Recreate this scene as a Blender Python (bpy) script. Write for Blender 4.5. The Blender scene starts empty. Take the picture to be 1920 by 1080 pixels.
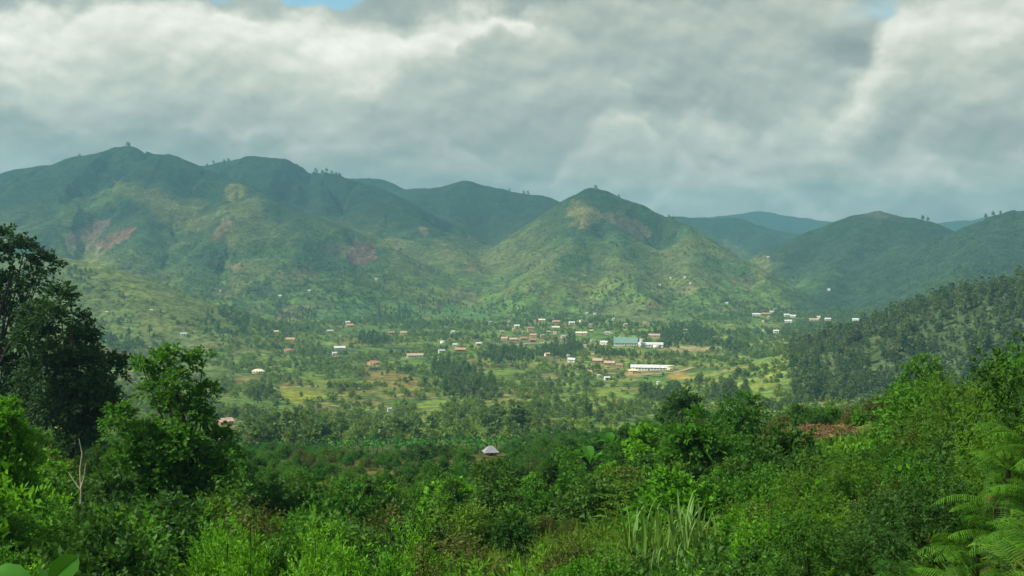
import bpy, math, random
import numpy as np
from mathutils import Vector, Matrix, Euler

C = bpy.context.scene.collection
SC = bpy.context.scene
R = math.radians
EYE = 150.0                      # height of the eye above the datum, metres
F = 2156.0                       # focal length in photograph pixels (1920 wide)
TH = math.atan(100.0 / F)        # the camera looks down by this much
rng = np.random.default_rng(11)
random.seed(5)

# ------------------------------------------------------------------ camera
cam_d = bpy.data.cameras.new('camera')
cam = bpy.data.objects.new('camera', cam_d)
C.objects.link(cam)
cam.location = (0, 0, EYE)
cam.rotation_euler = (R(90) - TH, 0, 0)
cam_d.sensor_width = 36.0
cam_d.lens = 36.0 * F / 1920.0
cam_d.clip_start = 0.2
cam_d.clip_end = 30000
SC.camera = cam

# ------------------------------------------------------------------ render settings
SC.view_settings.view_transform = 'Standard'
SC.view_settings.look = 'None'
SC.view_settings.gamma = 1
SC.view_settings.use_curve_mapping = False
SC.view_settings.exposure = 0.86
SC.render.engine = 'CYCLES'
cy = SC.cycles
cy.use_denoising = True
cy.max_bounces = 5
cy.diffuse_bounces = 2
cy.glossy_bounces = 1
cy.transmission_bounces = 3
cy.transparent_max_bounces = 4
cy.volume_bounces = 0
cy.sample_clamp_indirect = 4
cy.use_light_tree = False

# ------------------------------------------------------------------ node helper
class NT:
    def __init__(s, tree): s.t = tree; s.L = tree.links
    def n(s, typ, ins=None, **kw):
        nd = s.t.nodes.new(typ)
        for k, v in kw.items(): setattr(nd, k, v)
        if ins:
            for k, v in ins.items(): s.set(nd.inputs[k], v)
        return nd
    def set(s, sock, v):
        if isinstance(v, bpy.types.NodeSocket): s.L.new(v, sock)
        else: sock.default_value = v
    def m(s, op, a, b=None, c=None, clamp=False):
        nd = s.t.nodes.new('ShaderNodeMath'); nd.operation = op; nd.use_clamp = clamp
        s.set(nd.inputs[0], a)
        if b is not None: s.set(nd.inputs[1], b)
        if c is not None: s.set(nd.inputs[2], c)
        return nd.outputs[0]
    def v(s, op, a, b=None):
        nd = s.t.nodes.new('ShaderNodeVectorMath'); nd.operation = op
        s.set(nd.inputs[0], a)
        if b is not None:
            s.set(nd.inputs[3 if op == 'SCALE' else 1], b)
        return nd.outputs['Value'] if op in ('LENGTH', 'DOT_PRODUCT') else nd.outputs[0]
    def mix(s, f, a, b, blend='MIX'):
        nd = s.t.nodes.new('ShaderNodeMix'); nd.data_type = 'RGBA'; nd.blend_type = blend
        s.set(nd.inputs[0], f); s.set(nd.inputs[6], a); s.set(nd.inputs[7], b)
        return nd.outputs[2]
    def noise(s, vec, scale, detail=4, rough=0.5, dist=0.0):
        nd = s.n('ShaderNodeTexNoise', {'Scale': scale, 'Detail': detail, 'Roughness': rough, 'Distortion': dist})
        if vec is not None: s.set(nd.inputs['Vector'], vec)
        return nd
    def rng(s, val, a, b, c=0.0, d=1.0, smooth=True):
        nd = s.t.nodes.new('ShaderNodeMapRange')
        nd.interpolation_type = 'SMOOTHSTEP' if smooth else 'LINEAR'
        s.set(nd.inputs[0], val)
        for i, q in enumerate((a, b, c, d)): s.set(nd.inputs[i + 1], q)
        return nd.outputs[0]
    def ramp(s, val, stops):
        nd = s.t.nodes.new('ShaderNodeValToRGB')
        e = nd.color_ramp.elements
        while len(e) < len(stops): e.new(0.5)
        for i, (p, c) in enumerate(stops):
            e[i].position = p; e[i].color = (*c, 1)
        s.set(nd.inputs[0], val)
        return nd.outputs[0]

def unproj(px, py, Y):
    """the point of the place that stands at photograph pixel (px, py) at depth Y"""
    cx = (px - 960.0) / F; cyy = (540.0 - py) / F
    wy = math.cos(TH) + math.sin(TH) * cyy
    wz = -math.sin(TH) + math.cos(TH) * cyy
    s = Y / wy
    return (cx * s, Y, EYE + wz * s)

def proj(x, y, z):
    z = z - EYE
    dep = y * math.cos(TH) - z * math.sin(TH)
    up = z * math.cos(TH) + y * math.sin(TH)
    return 960.0 + F * x / dep, 540.0 - F * up / dep

# ------------------------------------------------------------------ sky and sun
SUN_EL, SUN_AZ = R(44), R(-105)           # azimuth from +Y towards +X; the sun stands to the left, a little behind
w = bpy.data.worlds.new('World'); SC.world = w; w.use_nodes = True
wt = NT(w.node_tree); w.node_tree.nodes.clear()
sky = wt.n('ShaderNodeTexSky', sky_type='NISHITA', sun_disc=False, sun_elevation=SUN_EL, sun_rotation=SUN_AZ,
           air_density=1.0, dust_density=2.0, altitude=1500)
def pdir(px, py):
    a = Vector((unproj(px, py, 1.0)[0], 1.0, unproj(px, py, 1.0)[2] - EYE)); a.normalize(); return a
tc = wt.n('ShaderNodeTexCoord')
d0 = tc.outputs['Generated']
wn = wt.noise(d0, 8.0, 6, 0.55)
wvec = wt.v('SUBTRACT', wn.outputs['Color'], (0.5, 0.5, 0.5))
dw = wt.v('ADD', d0, wt.v('SCALE', wvec, 0.10))
dsm = wt.v('ADD', d0, wt.v('SCALE', wvec, 0.025))
P = wt.v('MULTIPLY', dsm, (1.0, 1.0, 1.55))
SEED = (3.1, 0.7, 1.3)
def billow(off, scale, detail, rough):
    q = wt.v('ADD', P, off)
    f = wt.noise(q, scale, detail, rough).outputs['Fac']
    v = wt.n('ShaderNodeTexVoronoi', {'Vector': q, 'Scale': scale * 1.5, 'Detail': 2.0, 'Roughness': 0.5, 'Lacunarity': 2.1}, feature='F1')
    return wt.m('ADD', wt.m('MULTIPLY', f, 0.7), wt.m('MULTIPLY', wt.m('SUBTRACT', 1.0, v.outputs['Distance']), 0.3))
na = billow(SEED, 4.0, 8, 0.5)
nb = billow((SEED[0] - 0.014, SEED[1], SEED[2] + 0.040), 4.0, 8, 0.5)
nf = billow((9.0, 2.0, 4.0), 13.0, 6, 0.55)
nfb = billow((8.996, 2.0, 4.012), 13.0, 6, 0.55)
lit = wt.m('SUBTRACT', na, nb)
lit2 = wt.m('SUBTRACT', nf, nfb)
B = wt.m('MULTIPLY_ADD', wt.m('SUBTRACT', na, 0.5), 0.40, 0.42)
B = wt.m('MULTIPLY_ADD', lit, 0.7, B)
B = wt.m('MULTIPLY_ADD', lit2, 0.55, B)
def blob(px, py, rx, ry, amp, acc, hard=0.0):
    c = pdir(px, py)
    q = wt.v('SUBTRACT', dw, tuple(c))
    q = wt.v('MULTIPLY', q, (F / rx, F / rx, F / ry))
    l = wt.v('LENGTH', q)
    k = wt.rng(l, 1.0, hard, 0.0, amp)
    return wt.m('ADD', acc, k)
CLOUDS = [(300, 95, 480, 125, .16, 0), (700, 120, 360, 120, .10, 0), (120, 225, 460, 70, -.18, 0), (1420, 375, 260, 40, -.08, 0), (1000, 350, 330, 50, .12, 0), (20, 330, 160, 60, .16, 0), (1760, 350, 220, 50, .06, 0)]
for c in CLOUDS: B = blob(*c[:5], B, c[5])
# cloud banks, back to front: each has a crisp billowing top and a greyer underside that thins out
w2 = wt.noise(d0, 20.0, 6, 0.58)
sx = wt.n('ShaderNodeSeparateXYZ', {'Vector': d0}); s2 = wt.n('ShaderNodeSeparateXYZ', {'Vector': w2.outputs['Color']}); s1 = wt.n('ShaderNodeSeparateXYZ', {'Vector': wn.outputs['Color']})
AZ = wt.m('MULTIPLY', wt.m('ARCTAN2', sx.outputs[0], sx.outputs[1]), F)
EL = wt.m('MULTIPLY', wt.m('ARCSINE', sx.outputs[2]), F)
vb = wt.n('ShaderNodeTexVoronoi', {'Vector': wt.v('ADD', P, wt.v('SCALE', w2.outputs['Color'], 0.03)), 'Scale': 26.0, 'Detail': 2.0, 'Roughness': 0.5}, feature='F1')
AZ = wt.m('ADD', AZ, wt.m('ADD', wt.m('MULTIPLY', wt.m('SUBTRACT', s2.outputs[0], .5), 110), wt.m('MULTIPLY', wt.m('SUBTRACT', s1.outputs[0], .5), 90)))
EL = wt.m('ADD', EL, wt.m('ADD', wt.m('MULTIPLY', wt.m('SUBTRACT', s2.outputs[2], .5), 95), wt.m('MULTIPLY', wt.m('SUBTRACT', s1.outputs[2], .5), 90)))
EL = wt.m('MULTIPLY_ADD', vb.outputs['Distance'], 34.0, wt.m('ADD', EL, -20.0))
A01 = wt.m('MULTIPLY_ADD', AZ, 1 / 2600.0, 0.5, clamp=True)
fine = wt.m('ADD', wt.m('MULTIPLY', lit2, .50), wt.m('MULTIPLY', wt.m('SUBTRACT', nf, .5), .22))
def bank(pts, H, soft, bright, dark, f0, f1, op, acc):
    fc = wt.n('ShaderNodeFloatCurve', {'Value': A01}); cu = fc.mapping.curves[0]
    pp = [((math.atan((px - 960) / F) * F) / 2600 + .5, min(max((520 - py) / 700, 0), 1)) for px, py in pts]
    cu.points[0].location = (0, pp[0][1]); cu.points[1].location = (1, pp[-1][1])
    for q in pp: cu.points.new(*q)
    fc.mapping.update()
    top = wt.m('MULTIPLY_ADD', fc.outputs[0], 700.0, -80.0)
    t_ = wt.m('MULTIPLY', wt.m('SUBTRACT', top, EL), 1.0 / H)
    mk = wt.m('MULTIPLY', wt.rng(t_, 0.0, soft / H, 0, op), wt.rng(t_, f0, f1, 1, 0))
    sh = wt.m('ADD', wt.rng(t_, 0.15, 1.0, bright, dark), fine)
    return wt.m('MULTIPLY_ADD', mk, wt.m('SUBTRACT', sh, acc), acc), mk
B, _ = bank([(-200, 60), (0, 40), (120, 10), (400, 0), (540, 22), (690, 24), (760, 5), (900, -20), (980, 0), (1080, 60), (1200, 160), (1300, 400)], 260, 48, .88, .43, 1.0, 1.5, .85, B)
B, _ = bank([(500, 420), (620, 210), (700, 130), (760, 105), (840, 70), (880, 22), (930, 12), (965, 45), (1010, 10), (1100, -20), (1300, -20), (1420, 10), (1500, 50), (1600, 110), (1700, 180), (1800, 400)], 200, 50, .50, .38, 1.1, 1.8, .8, B)
B, _ = bank([(1300, 300), (1420, 270), (1520, 200), (1600, 100), (1665, 8), (1720, -20), (1850, -25), (2000, 0), (2200, 30)], 230, 80, .88, .45, .8, 1.4, .85, B)
B, _ = bank([(1580, 290), (1710, 200), (1800, 130), (1860, 90), (1920, 70), (2100, 60)], 150, 46, .58, .44, .9, 1.5, .7, B)
B, _ = bank([(960, 420), (1060, 260), (1110, 212), (1180, 190), (1240, 205), (1285, 160), (1330, 168), (1390, 215), (1470, 190), (1520, 190), (1570, 250), (1700, 260), (1900, 260), (2100, 250)], 130, 62, .70, .48, .9, 1.7, .85, B)
B, _ = bank([(1080, 400), (1210, 345), (1255, 290), (1320, 275), (1390, 285), (1450, 330), (1520, 360), (1600, 330), (1680, 305), (1780, 300), (1850, 330), (2000, 340)], 100, 54, .82, .50, .7, 1.5, .85, B)
B, _ = bank([(-200, 160), (-60, 150), (40, 150), (110, 190), (300, 230), (480, 226), (600, 236), (720, 228), (820, 240), (900, 280), (1050, 330), (1200, 400)], 70, 34, .64, .40, .8, 1.5, .6, B)
B, _ = bank([(-300, 205), (0, 205), (200, 215), (380, 235), (520, 262), (640, 285), (760, 300), (900, 320), (1100, 420)], 90, 60, .22, .32, .7, 1.6, .7, B)
ccol = wt.ramp(B, [(0.0, (0.17, 0.215, 0.225)), (0.22, (0.26, 0.31, 0.295)), (0.42, (0.39, 0.43, 0.385)), (0.62, (0.56, 0.585, 0.505)), (0.85, (0.83, 0.82, 0.73)), (1.0, (1.0, 1.0, 0.94))])
H0 = 0.0
for c in [(610, -28, 130, 58, 1.0, .45), (400, -40, 120, 46, .8, .2), (1640, -18, 90, 60, .55, .1), (1545, 5, 60, 30, .25, .1)]: H0 = blob(*c[:5], H0, c[5])
hole = wt.m('MULTIPLY_ADD', wt.m('SUBTRACT', nf, 0.5), 0.5, H0)
hole = wt.rng(hole, 0.2, 0.8, 0.0, 0.68)
CL = wt.v('SCALE', ccol, 6.7)
skyc = wt.mix(hole, CL, wt.v('MULTIPLY', sky.outputs[0], (0.72, 1.12, 1.05)))
bg = wt.n('ShaderNodeBackground', {'Color': skyc, 'Strength': 0.1})
wo = wt.n('ShaderNodeOutputWorld'); wt.L.new(bg.outputs[0], wo.inputs[0])
w.cycles.sampling_method = 'MANUAL'; w.cycles.sample_map_resolution = 512

sun_d = bpy.data.lights.new('sun', 'SUN'); sun_d.energy = 4.3; sun_d.angle = R(6); sun_d.color = (1.0, 0.95, 0.84)
sun = bpy.data.objects.new('sun', sun_d); C.objects.link(sun)
sd = Vector((math.sin(SUN_AZ) * math.cos(SUN_EL), math.cos(SUN_AZ) * math.cos(SUN_EL), math.sin(SUN_EL)))
sun.rotation_euler = sd.to_track_quat('Z', 'Y').to_euler()
sun.location = (-50, -20, 400)

# ------------------------------------------------------------------ terrain
def _hash(ix, iy, seed):
    h = (ix.astype(np.int64) * 374761393 + iy.astype(np.int64) * 668265263 + seed * 1274126177) & 0xffffffff
    h = ((h ^ (h >> 13)) * 1274126177) & 0xffffffff
    return ((h ^ (h >> 16)) & 0xffff) / 65535.0
def vnoise(x, y, seed=0):
    ix = np.floor(x); iy = np.floor(y); fx = x - ix; fy = y - iy
    a = _hash(ix, iy, seed) * 2 * np.pi; b = _hash(ix + 1, iy, seed) * 2 * np.pi
    c = _hash(ix, iy + 1, seed) * 2 * np.pi; d = _hash(ix + 1, iy + 1, seed) * 2 * np.pi
    g = lambda t, dx, dy: np.cos(t) * dx + np.sin(t) * dy
    u = fx * fx * fx * (fx * (fx * 6 - 15) + 10); v = fy * fy * fy * (fy * (fy * 6 - 15) + 10)
    n0 = g(a, fx, fy) * (1 - u) + g(b, fx - 1, fy) * u
    n1 = g(c, fx, fy - 1) * (1 - u) + g(d, fx - 1, fy - 1) * u
    return (n0 * (1 - v) + n1 * v) * 1.5
def fbm(x, y, wl, oct=5, seed=0, gain=0.5, ridged=False):
    s = 0; a = 1; t = 0
    for o in range(oct):
        n = vnoise(x / wl + 13.7 * o, y / wl - 7.3 * o, seed + o)
        if ridged: n = 1 - 2 * np.abs(n)
        s = s + a * n; t += a; a *= gain; wl *= 0.5
    return s / t

DIST = np.array([2, 6, 12, 20, 30, 40, 55, 70, 85, 100, 130, 160, 220, 300, 420, 600, 800, 1100, 1500, 2000, 2600, 4000, 9000.])
COLS = np.array([-500, 0, 350, 700, 960, 1300, 1600, 1760, 1920, 2500.])
#        2    6    12   20   30   40    55    70    85    100   130   160  220  300   420  600 800 1100 1500 2000 2600
DROP = np.array([
 [4.2, 4.8, 5.6, 6.8, 8.4, 10.0, 12.4, 14.6, 17.0, 19.5, 25.0, 31.0, 43.0, 58.0, 76, 97, 114, 127, 133, 138, 140, 140, 140],
 [4.2, 4.9, 5.8, 7.2, 9.0, 10.6, 13.2, 15.4, 17.8, 20.3, 25.6, 31.5, 43.0, 58.0, 76, 97, 114, 127, 133, 138, 140, 140, 140],
 [4.4, 5.2, 6.4, 8.2, 10.2, 12.2, 15.0, 17.8, 20.4, 23.0, 28.0, 33.6, 43.5, 58.0, 76, 97, 114, 127, 134, 139, 140, 140, 140],
 [4.6, 5.6, 6.9, 8.8, 10.8, 12.8, 15.8, 18.7, 21.5, 24.2, 29.4, 34.6, 43.5, 57.6, 75, 97, 115, 128, 135, 140, 140, 140, 140],
 [4.6, 5.6, 6.9, 8.8, 10.8, 12.7, 15.6, 18.4, 21.1, 23.6, 28.8, 33.8, 42.8, 57.3, 74, 97, 115, 128, 135, 140, 140, 140, 140],
 [4.4, 5.2, 6.3, 7.9, 9.7, 11.4, 13.8, 16.0, 18.1, 20.1, 24.2, 29.3, 42.0, 57.3, 74, 97, 115, 128, 135, 140, 140, 140, 140],
 [3.8, 4.3, 5.1, 6.4, 8.1, 9.7, 11.8, 13.4, 14.8, 16.8, 23.5, 31.0, 43.0, 57.3, 74, 97, 115, 128, 135, 140, 140, 140, 140],
 [4.0, 4.5, 5.1, 6.0, 7.0, 8.0, 9.8, 11.3, 12.9, 15.0, 21.0, 28.5, 42.0, 57.3, 74, 97, 115, 128, 135, 140, 140, 140, 140],
 [3.6, 4.0, 4.4, 5.0, 5.7, 6.5, 8.0, 9.2, 10.8, 12.8, 18.0, 25.0, 40.0, 57.0, 74, 97, 115, 128, 135, 140, 140, 140, 140],
 [2.2, 2.2, 2.2, 2.2, 2.4, 2.8, 3.8, 4.8, 6.5, 8.5, 14.0, 21.0, 36.0, 54.0, 72, 96, 115, 128, 135, 140, 140, 140, 140]])
LD = np.log(DIST)
def base_h(x, y):
    ye = np.maximum(y, 2.0)
    col = np.clip(960.0 + F * x / np.maximum(ye, 8.0), -500, 2500)
    ly = np.log(np.clip(ye, 2.0, 9000))
    prof = np.stack([np.interp(ly, LD, DROP[i]) for i in range(len(COLS))])
    # linear between the columns, eased
    k = np.clip(np.searchsorted(COLS, col) - 1, 0, len(COLS) - 2)
    t = (col - COLS[k]) / (COLS[k + 1] - COLS[k]); t = t * t * (3 - 2 * t) * 0.5 + t * 0.5
    idx = np.arange(col.size).reshape(col.shape)
    pf = prof.reshape(len(COLS), -1)
    a = pf[k.ravel(), idx.ravel()].reshape(col.shape); b = pf[k.ravel() + 1, idx.ravel()].reshape(col.shape)
    return EYE - (a * (1 - t) + b * t)

# crest lines of the hills: (photograph column, row, depth in metres)
RIDGES = [  # slope, roundness, points
 (0.50, 45, [(-400, 400, 2900), (-150, 372, 2750), (0, 342, 2700), (60, 314, 2700), (130, 306, 2680), (165, 292, 2660), (240, 277, 2650), (295, 288, 2660), (350, 310, 2680), (430, 345, 2500), (490, 372, 2380), (575, 405, 2300)]),
 (0.62, 25, [(240, 277, 2650), (180, 352, 2430), (95, 410, 2250), (40, 452, 2120)]),
 (0.66, 22, [(300, 292, 2640), (310, 345, 2420), (270, 420, 2240), (235, 480, 2080)]),
 (0.70, 18, [(440, 345, 2490), (420, 392, 2300), (392, 450, 2160), (380, 505, 2050)]),
 (0.66, 20, [(560, 400, 2320), (580, 450, 2200), (570, 510, 2080)]),
 (0.52, 40, [(330, 304, 3150), (410, 304, 3100), (470, 292, 3050), (525, 296, 3020), (580, 315, 3000), (650, 332, 2950), (720, 368, 2800), (790, 420, 2620), (850, 475, 2450), (905, 525, 2280)]),
 (0.64, 22, [(600, 322, 2980), (610, 400, 2650), (660, 470, 2350), (690, 520, 2180)]),
 (0.50, 40, [(600, 330, 3700), (690, 332, 3650), (740, 355, 3600), (780, 352, 3560), (815, 350, 3450), (870, 342, 3380), (930, 352, 3350), (1010, 368, 3320), (1070, 384, 3300), (1160, 400, 3350)]),
 (0.60, 24, [(870, 342, 3380), (850, 400, 3050), (890, 470, 2700)]),
 (0.60, 24, [(1010, 368, 3320), (985, 430, 2950), (960, 500, 2550)]),
 (0.60, 8, [(1062, 384, 2750), (1085, 366, 2680), (1114, 356, 2620), (1150, 364, 2600), (1200, 383, 2560), (1260, 410, 2500), (1320, 445, 2420), (1380, 482, 2340), (1432, 520, 2260)]),
 (0.66, 18, [(1114, 356, 2620), (1085, 425, 2380), (1030, 500, 2200), (985, 560, 2080)]),
 (0.68, 18, [(1135, 362, 2600), (1160, 440, 2340), (1190, 505, 2180), (1210, 555, 2080)]),
 (0.64, 20, [(1280, 420, 2480), (1300, 480, 2280), (1320, 540, 2120)]),
 (0.45, 50, [(1180, 410, 4300), (1270, 404, 4250), (1330, 408, 4200), (1370, 406, 4200), (1420, 420, 4150), (1490, 436, 4100), (1560, 470, 4000)]),
 (0.36, 90, [(1250, 420, 6300), (1340, 404, 6300), (1420, 396, 6300), (1500, 408, 6300), (1600, 420, 6200), (1700, 425, 6200), (1900, 400, 6200), (2300, 390, 6200)]),
 (0.36, 90, [(-300, 420, 5800), (300, 400, 5800), (700, 420, 5800), (1200, 420, 6200)]),
 (0.54, 35, [(1452, 530, 2550), (1480, 470, 2750), (1520, 444, 2850), (1560, 420, 2900), (1605, 402, 2900), (1640, 398, 2880), (1690, 410, 2860), (1730, 414, 2850), (1785, 434, 2850)]),
 (0.64, 22, [(1640, 398, 2880), (1590, 470, 2600), (1540, 540, 2350)]),
 (0.64, 22, [(1700, 410, 2860), (1680, 490, 2500), (1640, 570, 2200)]),
 (0.52, 35, [(1690, 480, 2500), (1780, 434, 2480), (1825, 418, 2460), (1870, 402, 2450), (1925, 390, 2450), (2050, 365, 2450), (2300, 370, 2500)]),
 (0.62, 22, [(1900, 395, 2450), (1830, 480, 2200), (1760, 560, 1950)]),
 (0.40, 30, [(1500, 775, 640), (1540, 730, 760), (1580, 696, 820), (1645, 654, 880), (1720, 614, 900), (1800, 580, 920), (1860, 556, 930), (1925, 526, 940), (2080, 470, 950), (2400, 440, 950)]),
 (0.40, 30, [(-450, 455, 1700), (-60, 470, 1620), (90, 476, 1560), (150, 490, 1520), (200, 510, 1480), (260, 540, 1440), (330, 580, 1400), (400, 622, 1340), (450, 660, 1260)]),
]
RID3 = []
for s, r, pts in RIDGES:
    RID3.append((s, r, np.array([unproj(*p) for p in pts])))

def height(x, y):
    x = np.asarray(x, float); y = np.asarray(y, float)
    fl = base_h(x, y)
    far = np.clip((y - 250) / 500, 0, 1)
    near_n = fbm(x, y, 14.0, 3, 3) * np.clip((y - 4) / 20, 0, 1) * 0.8 * (1 - far)
    fl = fl + near_n + fbm(x, y, 230.0, 4, 9) * 7.0 * far
    h = fl.copy()
    sel = y > 380
    if sel.any():
        xs = x[sel]; ys = y[sel]; f0 = fl[sel]
        xw = xs + fbm(xs, ys, 260, 3, 21) * 24; yw = ys + fbm(xs, ys, 260, 3, 31) * 40
        hs = [f0]; dist = [np.full(xs.shape, 999.)]
        for s, r, P3 in RID3:
            near = (P3[:, 1].min() < 2000)
            X, Yq = (xw, yw) if not near else (xs, ys)
            best = np.full(xs.shape, -1e4); bd = np.full(xs.shape, 999.)
            for a, b in zip(P3[:-1], P3[1:]):
                dx, dy = b[0] - a[0], b[1] - a[1]; L2 = dx * dx + dy * dy
                t = np.clip(((X - a[0]) * dx + (Yq - a[1]) * dy) / L2, 0, 1)
                dd = np.hypot(X - a[0] - t * dx, Yq - a[1] - t * dy)
                z = a[2] + t * (b[2] - a[2]) - s * (np.sqrt(dd * dd + r * r) - r)
                bd = np.where(z > best, dd, bd); np.maximum(best, z, out=best)
            hs.append(best); dist.append(bd)
        hs = np.stack(hs); K = 9.0
        mx = hs.max(0)
        hh = mx + K * np.log(np.exp((hs - mx) / K).sum(0)) - K * 0.3
        rel = np.clip(hh - f0, 0, 400)
        am = np.take_along_axis(np.stack(dist), hs.argmax(0)[None], 0)[0]
        crest = .05 + .95 * np.clip(am / 140, 0, 1)
        hh = hh + rel * (.02 + .98 * crest) * 0.42 * np.clip(fbm(xs, ys, 330, 5, 41, 0.5, True) - 0.45, -.6, .06) + np.clip(rel, 0, 60) / 60 * fbm(xs, ys, 45, 3, 51) * 3.0
        h[sel] = hh
    return h

def ground_z(x, y): return float(height(np.array([x]), np.array([y]))[0])
_DS = np.concatenate([np.linspace(8, 130, 500), np.linspace(130, 900, 900)[1:], np.linspace(900, 4500, 1400)[1:]])
def ground_at(px, py, ymin=8.0):
    """where the ray through photograph pixel (px, py) meets the ground"""
    a = np.array(unproj(px, py, 1.0)); dz = a[2] - EYE
    x = a[0] * _DS; z = EYE + dz * _DS
    g = height(x, _DS.copy())
    ok = (g >= z) & (_DS >= ymin)
    if not ok.any():
        i = int(np.argmin(np.abs(g - z) / _DS))
    else: i = int(np.argmax(ok))
    return Vector((x[i], _DS[i], g[i]))

# --- land cover (crops, grass, woodland, bare soil, plus painted sun and cloud shade), per vertex
FIELDS_AND_SUN = [  # column, row, half width, half height, tilt, colour, strength   (worked fields, clearings, scars; a sunlit slope painted in)
 (560, 738, 70, 16, 0.0, (.20, .22, .035), 1), (600, 716, 44, 10, .1, (.15, .20, .04), .9), (735, 712, 66, 18, .3, (.20, .165, .05), .9), (455, 712, 42, 10, 0, (.17, .15, .05), .8),
 (810, 775, 26, 30, .3, (.15, .20, .04), .8), (1300, 655, 52, 6, 0, (.24, .21, .10), 1), (1420, 676, 52, 8, 0, (.13, .20, .05), .9), (1405, 722, 60, 11, -.1, (.17, .21, .04), .9),
 (1330, 702, 40, 10, 0, (.13, .19, .04), .7), (480, 762, 80, 10, 0, (.10, .18, .04), .8), (400, 700, 50, 12, 0, (.08, .13, .03), .6), (680, 755, 50, 6, 0.1, (.22, .17, .07), .7),
 (1275, 705, 22, 9, 0, (.24, .17, .05), .9), (1190, 702, 24, 5, 0, (.26, .20, .07), .8), (430, 800, 40, 16, 0, (.16, .17, .07), .7), (640, 585, 70, 14, 0, (.08, .15, .04), .7),
 (860, 585, 90, 12, .1, (.09, .17, .05), .8), (1180, 580, 60, 12, .2, (.14, .18, .06), .8), (1210, 600, 60, 10, 0, (.13, .15, .05), .8), (560, 580, 40, 10, 0, (.12, .15, .05), .6),
 (700, 620, 70, 8, 0, (.10, .16, .04), .6), (1000, 645, 80, 8, 0, (.10, .14, .05), .5),
 (1140, 735, 26, 10, 0, (.17, .22, .04), .8), (930, 700, 60, 10, 0, (.11, .18, .03), .6),
 (160, 438, 44, 17, -.6, (.23, .13, .10), .9), (208, 452, 40, 11, -.5, (.26, .13, .09), .9), (178, 470, 10, 14, -.6, (.33, .24, .20), .7), (418, 425, 24, 12, -.6, (.28, .17, .10), .9), (408, 440, 12, 9, 0, (.28, .17, .10), .9),
 (682, 474, 26, 22, .05, (.20, .10, .085), .85), (640, 470, 26, 14, .0, (.15, .09, .08), .5), (440, 500, 34, 8, .2, (.20, .16, .08), .8), (560, 515, 40, 12, 0, (.17, .13, .07), .6),
 (1090, 400, 30, 22, .4, (.22, .19, .07), .9), (1180, 425, 60, 12, .45, (.16, .12, .07), .7), (1430, 500, 18, 22, 0, (.18, .18, .05), .9), (1390, 475, 40, 10, .6, (.13, .16, .05), .7),
 (795, 435, 14, 9, .6, (.24, .16, .07), .8), (740, 455, 18, 14, .3, (.18, .16, .06), .6), (840, 470, 50, 8, .7, (.15, .14, .05), .5), (880, 500, 14, 10, .5, (.2, .13, .08), .6),
 (440, 362, 22, 18, -.3, (.21, .20, .05), .85), (455, 395, 46, 24, -.3, (.17, .18, .05), .7), (330, 400, 110, 26, .45, (.16, .15, .05), .7), (170, 385, 80, 26, -.5, (.14, .18, .05), .7), (480, 430, 70, 34, .2, (.13, .15, .05), .5),  # sunlit slope of the left massif, its light painted as yellow-green
 (1650, 405, 40, 8, .1, (.15, .13, .09), .5), (1645, 620, 26, 9, -.5, (.12, .2, .09), .5), (1650, 690, 30, 7, -.1, (.15, .27, .11), .9), (1640, 675, 14, 10, 0, (.2, .14, .07), .5), (1250, 545, 40, 4, 0, (.14, .2, .1), .5),
 (230, 520, 110, 24, .5, (.17, .20, .045), .8), (300, 560, 80, 20, .5, (.16, .17, .06), .6), (150, 485, 60, 14, .3, (.18, .20, .04), .8), (130, 600, 60, 30, .2, (.13, .18, .05), .6), (350, 640, 60, 14, .2, (.13, .19, .06), .6),
]
def smooth(a, b, x):
    t = np.clip((x - a) / (b - a), 0, 1); return t * t * (3 - 2 * t)
def field_mask(px, py, f, jit=None):
    cx, cyy, rx, ry, tilt = f[:5]
    ca, sa = math.cos(tilt), math.sin(tilt)
    qx = (px - cx); qy = (py - cyy)
    a = (qx * ca + qy * sa) / rx; b = (-qx * sa + qy * ca) / ry
    r = np.sqrt(a * a + b * b)
    if jit is not None: r = r + jit
    return smooth(1.05, 0.9, r) if len(f) > 5 and f[5][0] > f[5][1] * 1.3 else smooth(1.25, 0.6, r)
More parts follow.
